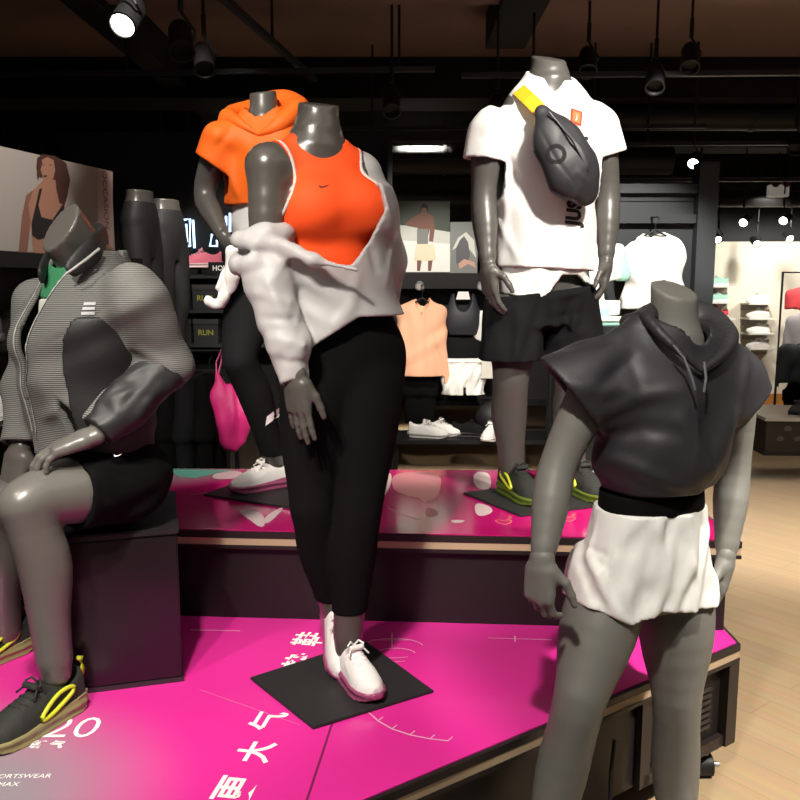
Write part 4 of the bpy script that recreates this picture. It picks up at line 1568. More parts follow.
# ---------------------------------------------------------------- display platforms
def magenta_mat(name, teal_corner=False):  # flag picks the upper top's teal corner blend, nothing emits
    m = bpy.data.materials.new(name)
    m.use_nodes = True
    nt = m.node_tree
    N, L = nt.nodes, nt.links
    b = N['Principled BSDF']
    tc = N.new('ShaderNodeTexCoord')
    b.inputs['Roughness'].default_value = .12 if teal_corner else .2
    b.inputs['Specular IOR Level'].default_value = .45
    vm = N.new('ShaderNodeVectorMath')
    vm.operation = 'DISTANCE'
    vm.inputs[1].default_value = (-.98, 1.56, .42) if not teal_corner else (-1.05, 3.6, .72)
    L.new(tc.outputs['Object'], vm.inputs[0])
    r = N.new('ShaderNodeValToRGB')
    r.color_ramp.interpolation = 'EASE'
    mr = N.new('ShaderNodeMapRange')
    mr.inputs['From Min'].default_value = .16 if not teal_corner else .12
    mr.inputs['From Max'].default_value = .58 if not teal_corner else .55
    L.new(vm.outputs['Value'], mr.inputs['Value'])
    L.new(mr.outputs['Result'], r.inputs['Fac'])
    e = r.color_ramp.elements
    if not teal_corner:
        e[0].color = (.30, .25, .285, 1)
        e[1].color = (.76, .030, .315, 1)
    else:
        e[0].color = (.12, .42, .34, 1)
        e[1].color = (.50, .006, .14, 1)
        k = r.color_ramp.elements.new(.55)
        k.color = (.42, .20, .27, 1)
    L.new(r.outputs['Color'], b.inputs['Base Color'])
    return m


def flat(name, polys, z, m, parent):
    """thin printed shapes lying on a surface"""
    vs, fs = [], []
    for p in polys:
        n = len(vs)
        vs += [(q[0], q[1], z) for q in p]
        fs.append(tuple(range(n, n + len(p))))
    me = bpy.data.meshes.new(name)
    me.from_pydata(vs, [], fs)
    bm = bmesh.new()
    bm.from_mesh(me)
    for f in bm.faces:
        f.normal_update()
        if f.normal.z < 0:
            f.normal_flip()
    bm.to_mesh(me)
    bm.free()
    return link(name, me, m, parent)


def flats(name, polys, z, m, parent):
    for p in polys:
        for _ in range(3):                      # round the corners
            q = []
            for a, b in zip(p, list(p[1:]) + [p[0]]):
                q += [Vector(a) * .75 + Vector(b) * .25, Vector(a) * .25 + Vector(b) * .75]
            p = q
        flat(name, [p], z, m, parent)


def stroke(pts, w):
    pts = [Vector((p[0], p[1])) for p in pts]
    out = []
    for a, b in zip(pts[:-1], pts[1:]):
        d = (b - a)
        n = Vector((-d.y, d.x)).normalized() * w / 2
        out.append([a + n, a - n, b - n, b + n])
    return out


def platforms():
    M_lip = mat('dark_laminate', (.018, .013, .013), rough=.4, spec=.4)
    M_face = mat('dark_plum_laminate', (.012, .009, .010), rough=.45, spec=.4)
    M_seam = mat('seam_plum', (.22, .01, .08), rough=.5)
    M_line = mat('pale_line_print', (.80, .42, .58), rough=.5)

    def body(name, label, poly, z0, z1, face_m, top_m):
        t = thing(name, label, 'display platform', (0, 0, 0), 0)

        def inset(d):
            c = Vector((sum(p[0] for p in poly) / len(poly), sum(p[1] for p in poly) / len(poly)))
            out = []
            n = len(poly)
            for i in range(n):
                a, b, c2 = Vector(poly[i - 1]), Vector(poly[i]), Vector(poly[(i + 1) % n])
                e1, e2 = (b - a).normalized(), (c2 - b).normalized()
                n1, n2 = Vector((-e1.y, e1.x)), Vector((-e2.y, e2.x))
                k = (n1 + n2) / (1 + n1.dot(n2))
                out.append(b + k * d)
            return out
        BM().prism(inset(.03), z0, z1 - .055).build('carcass', face_m, t)
        BM().prism(inset(0), z1 - .058, z1 - .046).build('lower_lip', M_lip, t)
        BM().prism(inset(.002), z1 - .046, z1 - .023).build('oak_edge_strip', M_wood, t)
        BM().prism(inset(0), z1 - .023, z1 - .003).build('upper_lip', M_lip, t)
        BM().prism(inset(.012), z1 - .003, z1).build('printed_top', top_m, t)
        return t
    # lower platform (counter-clockwise outline)
    lo = [(-1.55, 1.0), (-.92, 1.0), (-.05, 1.623), (1.032, 2.385), (1.04, 3.38), (-1.0, 3.40), (-1.02, 2.60), (-1.55, 2.55)]
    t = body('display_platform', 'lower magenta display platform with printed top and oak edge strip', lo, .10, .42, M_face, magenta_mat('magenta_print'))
    # side frame and vent panel next to the corner
    d = Vector((1.082, .762, 0)).normalized()
    n = Vector((d.y, -d.x, 0))
    M = frame(Vector((1.032, 2.385, 0)) - d * .001, -d, n)          # x runs from the corner along the front, z outward
    fr = BM()
    up = (M.inverted().to_3x3() @ Vector((0, 0, 1)))
    sy = 1 if up.y > 0 else -1
    fr.box((.0, sy * .10, -.03), (.05, sy * .36, .0), M)
    fr.box((.0, sy * .10, -.028), (.42, sy * .135, -.008), M)
    fr.box((.40, sy * .10, -.028), (.44, sy * .36, -.008), M)
    fr.build('side_frame', M_lip, t)
    v = BM()
    for i in range(7):
        v.box((.10, sy * (.17 + i * .02), -.035), (.34, sy * (.178 + i * .02), -.022), M)
    v.build('vent_slat', mat('vent_brown', (.03, .023, .02), rough=.5), t)
    for x, y in ((.93, 2.40), (.08, 1.80), (-.86, 1.14), (.9, 3.25), (-1.45, 1.1), (-1.45, 2.4)):
        c = BM()
        c.cyl((x - .026, y - .028, .034), (x + .026, y - .028, .034), .034, n=20)
        o = c.build('caster', M_dark, t, smooth=True)
        k = BM()
        k.box((x - .04, y - .04, .088), (x + .04, y + .04, .1))
        k.box((x - .014, y - .036, .03), (x + .014, y - .01, .09))
        k.cyl((x - .05, y - .028, .034), (x + .05, y - .028, .034), .008)
        k.build('caster_fork', M_steel, o)
    Z = .4206
    # writing on the lower platform
    for ch, (x, y), s in (('更', (-.350, 1.655), .095), ('大', (-.330, 1.797), .088), ('气', (-.322, 1.935), .090), ('垫', (-.280, 2.265), .10), ('鞋', (-.272, 2.415), .10)):
        lettering('printed_character', ch, s, M_paper, t, frame((x, y, Z), (.16, 1, 0), (0, 0, 1)), bold=.002)
    lettering('printed_number', '720', .135, M_paper, t, frame((-.835, 1.90, Z), (1, 0, 0), (0, 0, 1)), bold=-.001)
    lettering('printed_caption', '全 新 气', .032, M_paper, t, frame((-.855, 1.826, Z), (1, 0, 0), (0, 0, 1)), bold=.002, space=1.1)
    for i, s_ in enumerate(('AIR SPORTSWEAR', 'AIR MAX', '720')):
        lettering('printed_caption', s_, .022, M_paper, t, frame((-.86 - i * .012, 1.70 - i * .03, Z), (1, .02, 0), (0, 0, 1)))
    P = lambda px, py: onz(px, py, .42)
    lines = []
    arc = [P(368, 712), P(378, 721), P(392, 729), P(410, 735), P(430, 739), P(448, 741)]
    lines += stroke(arc, .004)
    for a in arc:
        lines += stroke([a, a + Vector((.012, .018, 0))], .003)
    for r in (.075, .05):
        ctr = P(395, 655) if r < .06 else P(393, 648)
        ring = [ctr + Vector((r * 1.25 * math.cos(q), r * .9 * math.sin(q), 0)) for q in np.linspace(.3, 5.2, 22)]
        lines += stroke(ring, .0025)
    lines += stroke([P(372, 640), P(412, 640)], .003) + stroke([P(392, 633), P(392, 647)], .003)
    lines += stroke([P(488, 638), P(552, 640)], .003) + stroke([P(515, 636), P(515, 642)], .004) + stroke([P(190, 630), P(240, 631)], .003)
    lines += stroke([P(300, 725), P(200, 690)], .0008)
    flat('printed_line', lines, Z, M_line, t)
    flat('panel_seam', stroke([P(334, 718), P(297, 830)], .006), Z - .0002, M_seam, t)

    # upper platform
    hi = [(-1.03, 2.585), (1.045, 2.448), (1.06, 3.42), (-1.0, 3.46)]
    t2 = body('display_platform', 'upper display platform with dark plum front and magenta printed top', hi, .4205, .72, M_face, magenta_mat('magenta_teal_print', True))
    Z = .7206
    P = lambda px, py: onz(px, py, .72)
    pk = mat('pink_print_reflection', (.62, .22, .27), rough=.35)  # pink and pale patches: print together with reflections painted as flat colour
    wh = mat('pale_print_reflection', (.72, .55, .56), rough=.35)
    tl = mat('teal_print', (.14, .44, .36), rough=.35)
    flats('art_patch', [[P(392, 472), P(441, 472), P(441, 489), P(436, 499), P(424, 503), P(420, 498), P(405, 495), P(392, 490)], [P(425, 506), P(438, 511), P(438, 516), P(425, 518)]], Z, pk, t2)
    flats('art_patch', [[P(378, 472), P(391, 472), P(392, 482), P(386, 495), P(380, 498)], [P(473, 472), P(490, 472), P(492, 491), P(474, 488)], [P(474, 502), P(490, 506), P(494, 513), P(476, 518)], [P(450, 520), P(466, 520), P(462, 523), P(452, 523)],
                           [P(213, 473), P(240, 470), P(246, 478), P(212, 480)], [P(235, 510), P(262, 511), P(266, 525), P(260, 528), P(250, 520)], [P(262, 518), P(285, 505), P(281, 512), P(266, 526)]], Z, wh, t2)
    for q in ([P(166, 470), P(236, 470), P(214, 474), P(196, 478), P(180, 477)], [P(575, 471), P(640, 471), P(640, 481), P(600, 484), P(585, 476)]):
        flat('art_patch', [q], Z, tl, t2)
    ls = []
    for c, r in ((P(504, 522), .03), (P(568, 519), .03)):
        hrt = [c + Vector((r * .9 * math.sin(q) ** 3, r * 1.1 * (.8 * math.cos(q) - .3 * math.cos(2 * q) - .12 * math.cos(3 * q)), 0)) for q in np.linspace(0, 2 * PI, 22)]
        ls += stroke(hrt, .004)
    flat('printed_line', ls, Z, mat('coral_line_print', (.75, .20, .16), rough=.4), t2)
    ls = stroke([P(388, 508), P(405, 516), P(420, 520)], .003) + stroke([P(350, 500), P(352, 520), P(358, 528)], .003) + stroke([P(215, 490), P(238, 487)], .002) + stroke([P(190, 495), P(215, 492)], .002)
    flat('printed_line', ls, Z, M_line, t2)
    # black cable from the platform to the floor
    c = BM()
    c.tube([(.56, 2.02, .32), (.545, 1.99, .25), (.54, 1.97, .14), (.53, 1.95, .03), (.50, 1.90, .006), (.40, 1.80, .006)], .005, 8)
    tag(c.build('power_cable', M_dark, smooth=True), 'thin black cable hanging from the diagonal platform front to the floor', 'cable')
    # seat box
    bx = thing('seat_box', 'glossy dark plum box the jacketed mannequin sits on', 'box', (-.595, 2.145, .42), math.radians(16))
    M_box = mat('glossy_plum_black', (.013, .008, .011), rough=.2, spec=.5)
    BM().box((-.36, 0, .012), (0, .42, .415)).build('box_body', M_box, bx, bevel=.004)
    BM().box((-.363, -.003, .0), (.003, .423, .012)).build('plinth_edge', mat('edge_black', (.03, .026, .03), rough=.3), bx)
    BM().box((-.364, -.004, .415), (.004, .424, .433)).build('box_lid', mat('lid_black', (.018, .015, .016), rough=.3), bx, bevel=.004)


# ---------------------------------------------------------------- background goods
def hang_top(name, label, cat, loc, w, h, m, sleeve=0.3, sl_len=.5, rz=0.0, group=None, neck=.35, res=.009, depth=.055, open_front=False, waves=.006, seed=1, hanger=True, mats=None):
    """garment on a hanger; loc = shoulder line centre"""
    t = thing(name, label, cat, loc, rz, group)
    hw = w / 2
    v = Vox((-hw - .25, -.14, -h - .06), (hw + .25, .14, .10), res)
    v.add(column([(-h - .03, 0, 0, hw * 1.0, depth, depth), (-.12 - (h - .12) * .5, 0, 0, hw * .96, depth, depth), (-.12, 0, 0, hw * .97, depth, depth), (-.05, 0, 0, hw * .93, depth * .8, depth * .8), (-.005, 0, 0, hw * .74, depth * .6, depth * .6), (.028, 0, 0, hw * .42, depth * .55, depth * .55), (.045, 0, 0, hw * .3, depth * .5, depth * .5)], 0, 2.5), 0)
    if sleeve:
        for s in (-1, 1):
            a = V((s * hw * .78, 0, -.06))
            b = a + V((s * sleeve * sl_len * .45, 0, -sl_len))
            v.add(cone(a, b, .075 * w / .45, .058 * w / .45, (0, 1, 0), .6), .03)
            v.plane(b, b - a, (b - V((.1, .15, .12)), b + V((.1, .15, .1)))) if sl_len < .4 else None
    v.wave(seed, .16, waves, 4, (1.2, 1, .5))
    v.plane((0, 0, -h), (0, 0, -1), ((-hw * 1.02, -.14, -h - .1), (hw * 1.02, .14, -h + .05)))
    v.cut(ell((0, -.02, .05), (hw * neck, .06, .09)))
    if open_front:
        v.cut(cone((0, -.06, .05), (0, -.062, -h * .55), hw * .34, .006, (0, 1, 0), .6))
    vobj('garment', v, m, t)
    if hanger:
        b = BM()
        b.tube([(-hw * .7, 0, -.02), (0, 0, .05), (hw * .7, 0, -.02)], .007, 8)
        b.tube([(0, 0, .05), (0, 0, .09), (.018, 0, .105), (.022, 0, .125), (.006, 0, .143), (-.012, 0, .135)], .0035, 6)
        b.build('hanger', M_dark, t)
    return t


def hang_pants(name, label, cat, loc, w, h, m, rz=0.0, group=None, seed=1, crotch=.3, flare=1.0, res=.009):
    t = thing(name, label, cat, loc, rz, group)
    hw = w / 2
    v = Vox((-hw - .1, -.12, -h - .05), (hw + .1, .12, .05), res)
    v.add(column([(-crotch, 0, 0, hw * 1.04, .055, .055), (-.15, 0, 0, hw, .05, .05), (0, 0, 0, hw * .86, .035, .035), (.03, 0, 0, hw * .85, .035, .035)], 0, 2.4), 0)
    for s in (-1, 1):
        v.add(cone((s * hw * .5, 0, -crotch + .05), (s * hw * .52 * flare, 0, -h - .04), hw * .5, hw * .42 * flare, (0, 1, 0), .6), .03)
    v.wave(seed, .13, .004, 4, (1.3, 1, .4))
    v.plane((0, 0, 0), (0, 0, 1))
    v.plane((0, 0, -h), (0, 0, -1))
    vobj('garment', v, m, t)
    b = BM()
    b.tube([(-hw * .6, 0, .01), (hw * .6, 0, .01)], .006, 8)
    b.tube([(0, 0, .01), (0, 0, .07), (.018, 0, .085), (.02, 0, .10), (.004, 0, .115), (-.012, 0, .108)], .0035, 6)
    b.build('hanger', M_dark, t)
    return t


def shelf_shoe(label, loc, rz, upper, sole, group, chunky=False, s=1.0):
    u, so, la, _ = SNK_C if chunky else SNK
    o = link('sneaker', u.copy(), upper, None, loc, (0, 0, rz))
    o.scale = (s, s, s)
    link('sole', so.copy(), sole, o)
    link('laces', la.copy(), sole, o)
    return tag(o, label, 'shoe', group)


def legs_form(label, loc, rz):
    t = thing('leg_form', label, 'mannequin', loc, rz, 'leggings display forms')
    rows = [(.70, 0, 0, .12, .08, .085), (.80, 0, 0, .155, .095, .11), (.89, 0, 0, .168, .10, .125), (.97, 0, 0, .14, .09, .10), (1.03, 0, 0, .115, .08, .085), (1.08, 0, 0, .112, .08, .083)]

    def mk(e, z0, z1):
        v = Vox((-.25, -.25, 0), (.25, .25, 1.15), .008)
        v.add(column(rows, e), 0)
        for s in (-1, 1):
            for p in leg((s * .085, 0, .80), (s * .085, -.03, .44), (s * .08, .02, .02), e=e):
                v.add(p, .022)
        v.plane((0, 0, z1), (0, 0, 1))
        v.plane((0, 0, z0), (0, 0, -1))
        return v
    vobj('body', mk(0, .01, 1.06), mat('silver_grey_form', (.16, .15, .135), rough=.3, metal=.3), t)
    vobj('leggings', mk(.005, .08, 1.0), mat('graphite_legging', (.028, .028, .030), rough=.6), t)
    BM().box((-.16, -.16, 0), (.16, .16, .012)).build('base_plate', M_dark, t)
    return t
def plane_pt(px, py, o, n):
    xc, yc = (px - 400) / FPX, (400 - py) / FPX
    d = Vector((xc, math.cos(PITCH) + math.sin(PITCH) * yc, -math.sin(PITCH) + math.cos(PITCH) * yc))
    c = Vector((0, 0, EYE))
    o, n = Vector(o), Vector(n)
    return c + d * ((o - c).dot(n) / d.dot(n))


def poster_art(parent, o, n, items):
    """flat printed shapes on a poster face: (name, material, lift, [polygons in photo measurements])"""
    n = Vector(n).normalized()
    for nm, m, lift, polys in items:
        vs, fs = [], []
        for p in polys:
            k = len(vs)
            vs += [tuple(plane_pt(q[0], q[1], o, n) + n * lift - Vector(parent.location)) for q in p]
            fs.append(tuple(range(k, k + len(p))))
        me = bpy.data.meshes.new(nm)
        me.from_pydata(vs, [], fs)
        link(nm, me, m, parent)


def goods():
    M_white_g = mat('white_cotton', (.8, .8, .77))
    # ---------------- left: poster board above a dark shelf unit
    A, Bq = Vector((-1.78, 2.75, 0)), Vector((-1.42, 4.2, 0))
    d = (Bq - A).normalized()
    n = Vector((d.y, -d.x, 0))
    t = thing('poster_board', 'large pale fashion poster of a long-haired woman in a black strap top', 'poster', (A.x, A.y, 1.63), 0)
    M = frame(A - Vector(t.location), d, (0, 0, 1))
    L_ = (Bq - A).length
    BM().box((0, .0, 1.63 - 1.63 + 1.63), (L_, .03, 2.045), Matrix.Translation((0, 0, 0)) @ frame((0, 0, -1.63), d, (0, 0, 1))).build('board', mat('poster_board_grey', (.30, .27, .245), rough=.6), t)
    o = Vector((Bq.x, Bq.y, 1.8))
    sk = mat('printed_skin', (.30, .15, .10), rough=.6)
    sk2 = mat('printed_skin_shade', (.19, .085, .06), rough=.6)
    hr = mat('printed_brown_hair', (.055, .022, .016), rough=.6)
    bk = mat('printed_black', (.012, .010, .011), rough=.6)
    poster_art(t, o, n, [
        ('printed_arm', sk2, .0012, [[(26, 195), (33, 190), (37, 195), (30, 225), (27, 254), (18, 254), (22, 215)], [(57, 245), (50, 254), (36, 254), (42, 244)]]),
        ('printed_hair', hr, .0013, [[(37, 158), (42, 154), (55, 156), (66, 163), (70, 180), (67, 197), (64, 206), (58, 204), (54, 190), (50, 178), (44, 174), (41, 178), (38, 176), (36, 168)]]),
        ('printed_body', sk, .0016, [[(33, 190), (40, 183), (44, 178), (55, 180), (58, 190), (63, 200), (66, 215), (62, 235), (50, 254), (33, 254), (30, 220), (28, 205)]]),
        ('printed_face', sk, .0020, [[(41, 160), (47, 157), (53, 160), (55, 170), (53, 178), (48, 183), (43, 180), (41, 172), (39, 168)]]),
        ('printed_eye', bk, .0024, [[(41.5, 165), (44, 164.4), (44, 165.6)], [(48, 165), (51, 164.6), (51, 165.8)], [(42.5, 175.5), (46.5, 175), (46, 177), (43.5, 177)]]),
        ('printed_hair', hr, .0024, [[(53, 160), (60, 162), (66, 172), (68, 190), (64, 205), (59, 203), (56, 190), (55, 178), (55, 168)], [(41, 160), (37, 166), (36.5, 176), (38, 180), (40, 170), (42, 163)]]),
        ('printed_top', bk, .0022, [[(39, 189), (42, 188), (38, 205), (41, 217), (52, 220), (60, 208), (63, 203), (64, 208), (60, 222), (50, 236), (38, 240), (32, 236), (31, 224)]]),
        ('printed_pink_strip', mat('pale_pink_panel', (.45, .31, .30), rough=.6), .0010, [[(98, 168.7), (112.6, 171.8), (112.6, 252), (97, 252)]]),
    ])
    me = text_mesh('OCCASION', .052, .0, 1.05)
    ctr = plane_pt(105, 200, o, n)
    me.transform(frame(ctr + n * .003 - Vector(t.location), (0, 0, -1), n))
    link('printed_title', me, mat('dusty_red_print', (.12, .05, .055), rough=.6), t)
    # dark shelf unit under it
    s = thing('shelf_unit', 'tall black shelf unit under the pale fashion poster', 'shelf', (A.x, A.y, 0), 0)
    F = frame((0, 0, 0), d, (0, 0, 1))
    BM().box((-.1, .18, 0), (L_ + .02, .21, 1.62), F).build('back_panel', M_dark, s)
    BM().box((-.1, -.14, 1.56), (L_ + .02, .21, 1.62), F).build('top_board', M_dark, s)
    for z in (.06, .55, .93, 1.24):
        BM().box((-.1, -.14, z), (L_ + .02, .18, z + .022), F).build('shelf_board', M_dark, s)
    for x in (-.1, L_ - .01):
        BM().box((x, -.14, 0), (x + .03, .21, 1.56), F).build('side_panel', M_dark, s)
    Lw = lambda u, v, z: tuple(Vector((A.x, A.y, 0)) + d * u + Vector((-d.y, d.x, 0)) * v + Vector((0, 0, z)))
    az = math.atan2(d.y, d.x)
    cols = [('white', M_shoe_white), ('pale grey', mat('pale_grey_upper', (.4, .38, .36), rough=.7)), ('dark grey', mat('dark_grey_upper', (.06, .06, .06), rough=.7))]
    k = 0
    for z, nm in ((.952, 'third'), (1.262, 'top')):
        for u, ps in ((.55, 'nearest'), (.8, 'second'), (1.05, 'third'), (1.3, 'farthest')):
            c = cols[k % 3] if z < 1 else cols[2]
            shelf_shoe('%s sneaker on the %s shelf under the fashion poster, %s along the row' % (c[0], nm, ps), Lw(u, .0, z), az + PI + .3, c[1], M_lace_white if z < 1 else cols[2][1], 'sneakers under the fashion poster')
            k += 1
    # ---------------- leggings forms on a tall plinth
    p = thing('display_plinth', 'black plinth carrying the two leggings forms', 'plinth', (-1.27, 4.7, 0), 0)
    BM().box((-.36, -.24, 0), (.34, .70, .915)).build('plinth_body', M_dark, p)
    BM().box((-.375, -.255, .915), (.355, .715, .94)).build('plinth_top', M_dark, p)
    legs_form('graphite leggings form beside the edge of the fashion poster', (-1.425, 4.66, .94), 1.35).scale = (.82, .78, 1)
    legs_form('graphite leggings form nearer the blue neon sign', (at(166, 200, 5.15).x, 5.15, .94), 1.2).scale = (.86, .82, 1)
    # ---------------- dark shelf wall behind, with neon sign
    w = thing('shelf_wall', 'black shelf wall with three shelves behind the orange hoodie mannequin', 'shelf', (-1.1, 5.75, 0), 0)
    BM().box((-1.2, .0, .45), (1.05, .05, 2.5)).build('back_panel', M_dark, w)
    for z in (1.10, 1.325, 1.55):
        BM().box((-1.1, -.28, z - .02), (1.0, 0, z)).build('shelf_board', M_darkgrey, w)
    for x in (-1.2, 1.02):
        BM().box((x, -.28, 0), (x + .03, 0, 2.4)).build('side_panel', M_dark, w)
    BM().box((-1.2, -.3, .45), (1.05, 0, .49)).build('shelf_board', M_darkgrey, w)
    ns = thing('neon_sign', 'blue-white neon sign with angular strokes on the black shelf wall', 'sign', tuple(at(190, 236, 5.70)), 0)
    Q = lambda px, py: Vector(at(px, py, 5.70)) - Vector(ns.location)
    M_neon = mat('blue_white_neon', (.50, .72, 1.0), emit=2.6)
    b = BM()
    for pts in ([(183, 220), (190, 219), (190, 246), (181, 248), (181, 242)], [(193, 220), (194.5, 248)], [(186, 224), (187, 242)]):
        b.tube([Q(*q) for q in pts], .008, 8)
    b.build('neon_tube', M_neon, ns)
    b = BM()
    for pts in ([(212, 234), (210, 246), (217, 246), (217, 240)], [(226, 216), (226, 240)], [(230, 213), (230, 232)]):
        b.tube([Q(*q) for q in pts], .008, 8)
    b.build('neon_tube', M_neon, ns)
    BM().box((-.10, .03, -.14), (.36, .045, .18)).build('sign_backing', M_ceil_black, ns)
    shelf_shoe('pink sneaker on the shelf below the neon sign', (-1.245, 5.55, 1.60), -1.25, mat('pink_knit_upper', (.75, .16, .25), rough=.7), mat('pale_pink_sole', (.8, .55, .58), rough=.5), None)
    st = thing('shoe_stand', 'small black stand under the pink sneaker', 'stand', (-1.33, 5.58, 1.55), 0)
    BM().box((-.12, -.10, 0), (.12, .10, .008)).box((-.1, -.09, .042), (.1, .09, .05)).box((-.012, -.012, .008), (.012, .012, .042)).build('stand_body', M_dark, st)
    bl = thing('price_block', 'black block with small white letters on the shelf by the pink sneaker', 'sign', (-1.19, 5.50, 1.55), 0)
    BM().box((-.06, -.02, 0), (.07, .02, .085)).build('block_body', M_dark, bl)
    lettering('printed_letters', 'HOL', .045, M_paper, bl, frame((0.012, -.0215, .045), (1, 0, 0), (0, -1, 0)), bold=.001)
    M_yel = mat('olive_yellow_print', (.30, .30, .03), rough=.6)
    k = 0
    for z, nm in ((1.325, 'middle'), (1.10, 'lowest')):
        for x, ps in ((-1.46, 'left'), (-1.28, 'right')):
            bx = thing('shoe_box', '%s black shoe box with yellow lettering on the %s shelf behind the leggings forms' % (ps + '-hand', nm), 'shoe box', (x, 5.6, z), 0, 'black shoe boxes')
            BM().box((-.08, -.12, 0), (.08, .12, .13)).build('box_body', mat('box_black', (.02, .02, .021), rough=.6), bx, bevel=.002)
            BM().box((-.083, -.123, .13), (.083, .123, .165)).build('box_lid', mat('box_lid_black', (.03, .03, .03), rough=.6), bx, bevel=.002)
            lettering('printed_letters', ('AIR', 'RUN')[k % 2], .05, M_yel, bx, frame((0, -.1215, .075), (1, 0, 0), (0, -1, 0)), bold=.001)
            k += 1
    for x, nm in ((-.88, 'left'), (-.72, 'right')):
        shelf_shoe('%s of the two grey sneakers on the low shelf behind the white jacket sleeve' % nm, (x, 5.55, 1.10), -1.4, mat('pale_grey_upper', (.4, .38, .36)), mat('dark_grey_upper', (.06, .06, .06)), 'grey sneakers on the shelf wall')
    # ---------------- rack of black clothes, pink bag
    r = thing('clothes_rack', 'black floor rack holding dark trousers behind the seated mannequin', 'clothes rack', (-1.05, 3.95, 0), 0)
    b = BM()
    b.tube([(-.28, 0, .02), (-.28, 0, 1.18), (.26, 0, 1.18), (.26, 0, .02)], .014, 8)
    b.build('frame', M_dark, r)
    for x in (-.28, .26):
        BM().box((x - .02, -.2, 0), (x + .02, .2, .03)).build('foot', M_dark, r)
    for i in range(5):
        x = -1.27 + i * .09
        tt = hang_pants('trousers', '%s pair of dark trousers on the rack behind the seated mannequin' % ('leftmost', 'second', 'third', 'fourth', 'rightmost')[i], 'trousers', (x, 3.95, 1.065), .22, .92, M_char if i % 2 else M_black, rz=1.15, group='dark trousers on the rack', seed=i + 3, res=.012)
        if i > 2:
            BM().box((-.01, -.062, -.05), (.012, -.057, -.02)).build('hang_tag', mat('lime_tag', (.5, .5, .05), rough=.5), tt)
    pb = thing('bag', 'hot pink drawstring bag hanging at the end of the dark trousers rack', 'bag', tuple(at(225, 374, 3.80)), 0)
    v = Vox((-.13, -.1, -.42), (.16, .1, .06), .008)
    for a, b_, ra, rb in (((-.04, 0, 0), (-.01, 0, -.10), .012, .05), ((-.01, 0, -.10), (.025, 0, -.20), .05, .075), ((.025, 0, -.20), (.02, 0, -.30), .075, .068)):
        v.add(cone(a, b_, ra, rb, (0, 1, 0), .6), .03)
    v.wave(5, .1, .006, 4, (1.4, 1, .5))
    v.crease([(-.03, -.05, -.12), (.0, -.06, -.3)], .012, .01)
    v.crease([(.05, -.05, -.12), (.05, -.06, -.3)], .012, .008)
    vobj('pouch', v, mat('hot_pink_nylon', (.62, .02, .18), rough=.55), pb)
    b = BM()
    b.tube([(-.04, 0, -.02), (-.05, .05, .05), (-.04, .15, 1.20 - pb.location.z), (-.03, .06, .05), (-.035, 0, -.02)], .004, 6)
    b.build('cord', mat('pink_cord', (.6, .1, .25), rough=.7), pb)
    # ---------------- central fixture
    f = thing('display_fixture', 'black freestanding fixture with header shelf in the middle of the shop', 'display fixture', (.3, 6.1, 0), 0)
    for x in (-.42, .98):
        BM().box((x, 0, 0), (x + .05, .06, 2.55)).build('post', M_dark, f)
    BM().box((-.45, -.12, 1.46), (1.03, .10, 1.57)).build('header_shelf', M_dark, f)
    BM().box((-.45, -.02, 2.50), (1.03, .06, 2.56)).build('top_bar', M_dark, f)
    BM().box((-.40, .04, .62), (.98, .06, 1.46)).build('back_panel', mat('near_black_panel', (.010, .009, .010), rough=.6), f)
    BM().box((-.42, -.02, .60), (1.0, .06, .64)).build('cross_bar', M_dark, f)
    for x in (-.03 - .13, .28):
        b = BM()
        b.cyl((x, -.125, 1.49), (x, -.155, 1.475), .028, .034, 16)
        o = b.build('accent_lamp', mat('grey_lamp', (.25, .25, .24), rough=.4), f, smooth=True)
        BM().cyl((x, -.155, 1.475), (x, -.158, 1.474), .024, n=14).build('lens', mat('grey_lens', (.5, .5, .48), rough=.2), o)
    # posters over the header
    gr = mat('printed_dark_green', (.045, .06, .04), rough=.5)
    pl = mat('printed_pale', (.60, .62, .56), rough=.5)
    wt = mat('printed_white', (.85, .86, .80), rough=.5)
    gy = mat('printed_grey', (.20, .21, .20), rough=.5)
    for nm, lab, (x0, y0, x1, y1), Y in (('poster', 'outdoor sports poster of a woman in pale shorts above the peach jacket', (398, 201, 450, 273), 6.06), ('poster', 'small grey sports poster beside the larger outdoor poster', (450, 222, 478, 273), 6.04)):
        a, b_ = at(x0, y1, Y), at(x1, y0, Y)
        t = thing(nm, lab, 'poster', (a.x, Y, a.z), 0)
        BM().box((0, 0, 0), (b_.x - a.x, .012, b_.z - a.z)).build('board', gr if x0 < 400 else gy, t)
        o, n2 = Vector((0, Y, 0)), Vector((0, -1, 0))
        if x0 < 400:
            poster_art(t, o, n2, [
                ('printed_ground', wt, .001, [[(398, 240), (450, 244), (450, 272), (398, 272)]]),
                ('printed_band', pl, .0013, [[(398, 225), (412, 226), (450, 232), (450, 244), (398, 240)]]),
                ('printed_figure', sk2, .002, [[(422, 206), (426, 206), (427, 213), (433, 216), (435, 228), (433, 242), (429, 241), (430, 228), (428, 236), (418, 238), (418, 228), (407, 226), (404, 224), (415, 216), (421, 213)], [(417, 258), (422, 258), (420, 271), (417, 271)], [(428, 258), (433, 258), (431, 271), (428, 271)]]),
                ('printed_hair', bk, .0026, [[(421, 206), (424, 203), (428, 206), (428, 212), (426, 208), (422, 208), (420, 214)]]),
                ('printed_shorts', mat('printed_cream', (.80, .72, .52), rough=.5), .0023, [[(416, 244), (434, 244), (436, 260), (426, 261), (414, 260)]]),
                ('printed_vest', gy, .0024, [[(417, 229), (428, 229), (428, 244), (417, 244)]])])
        else:
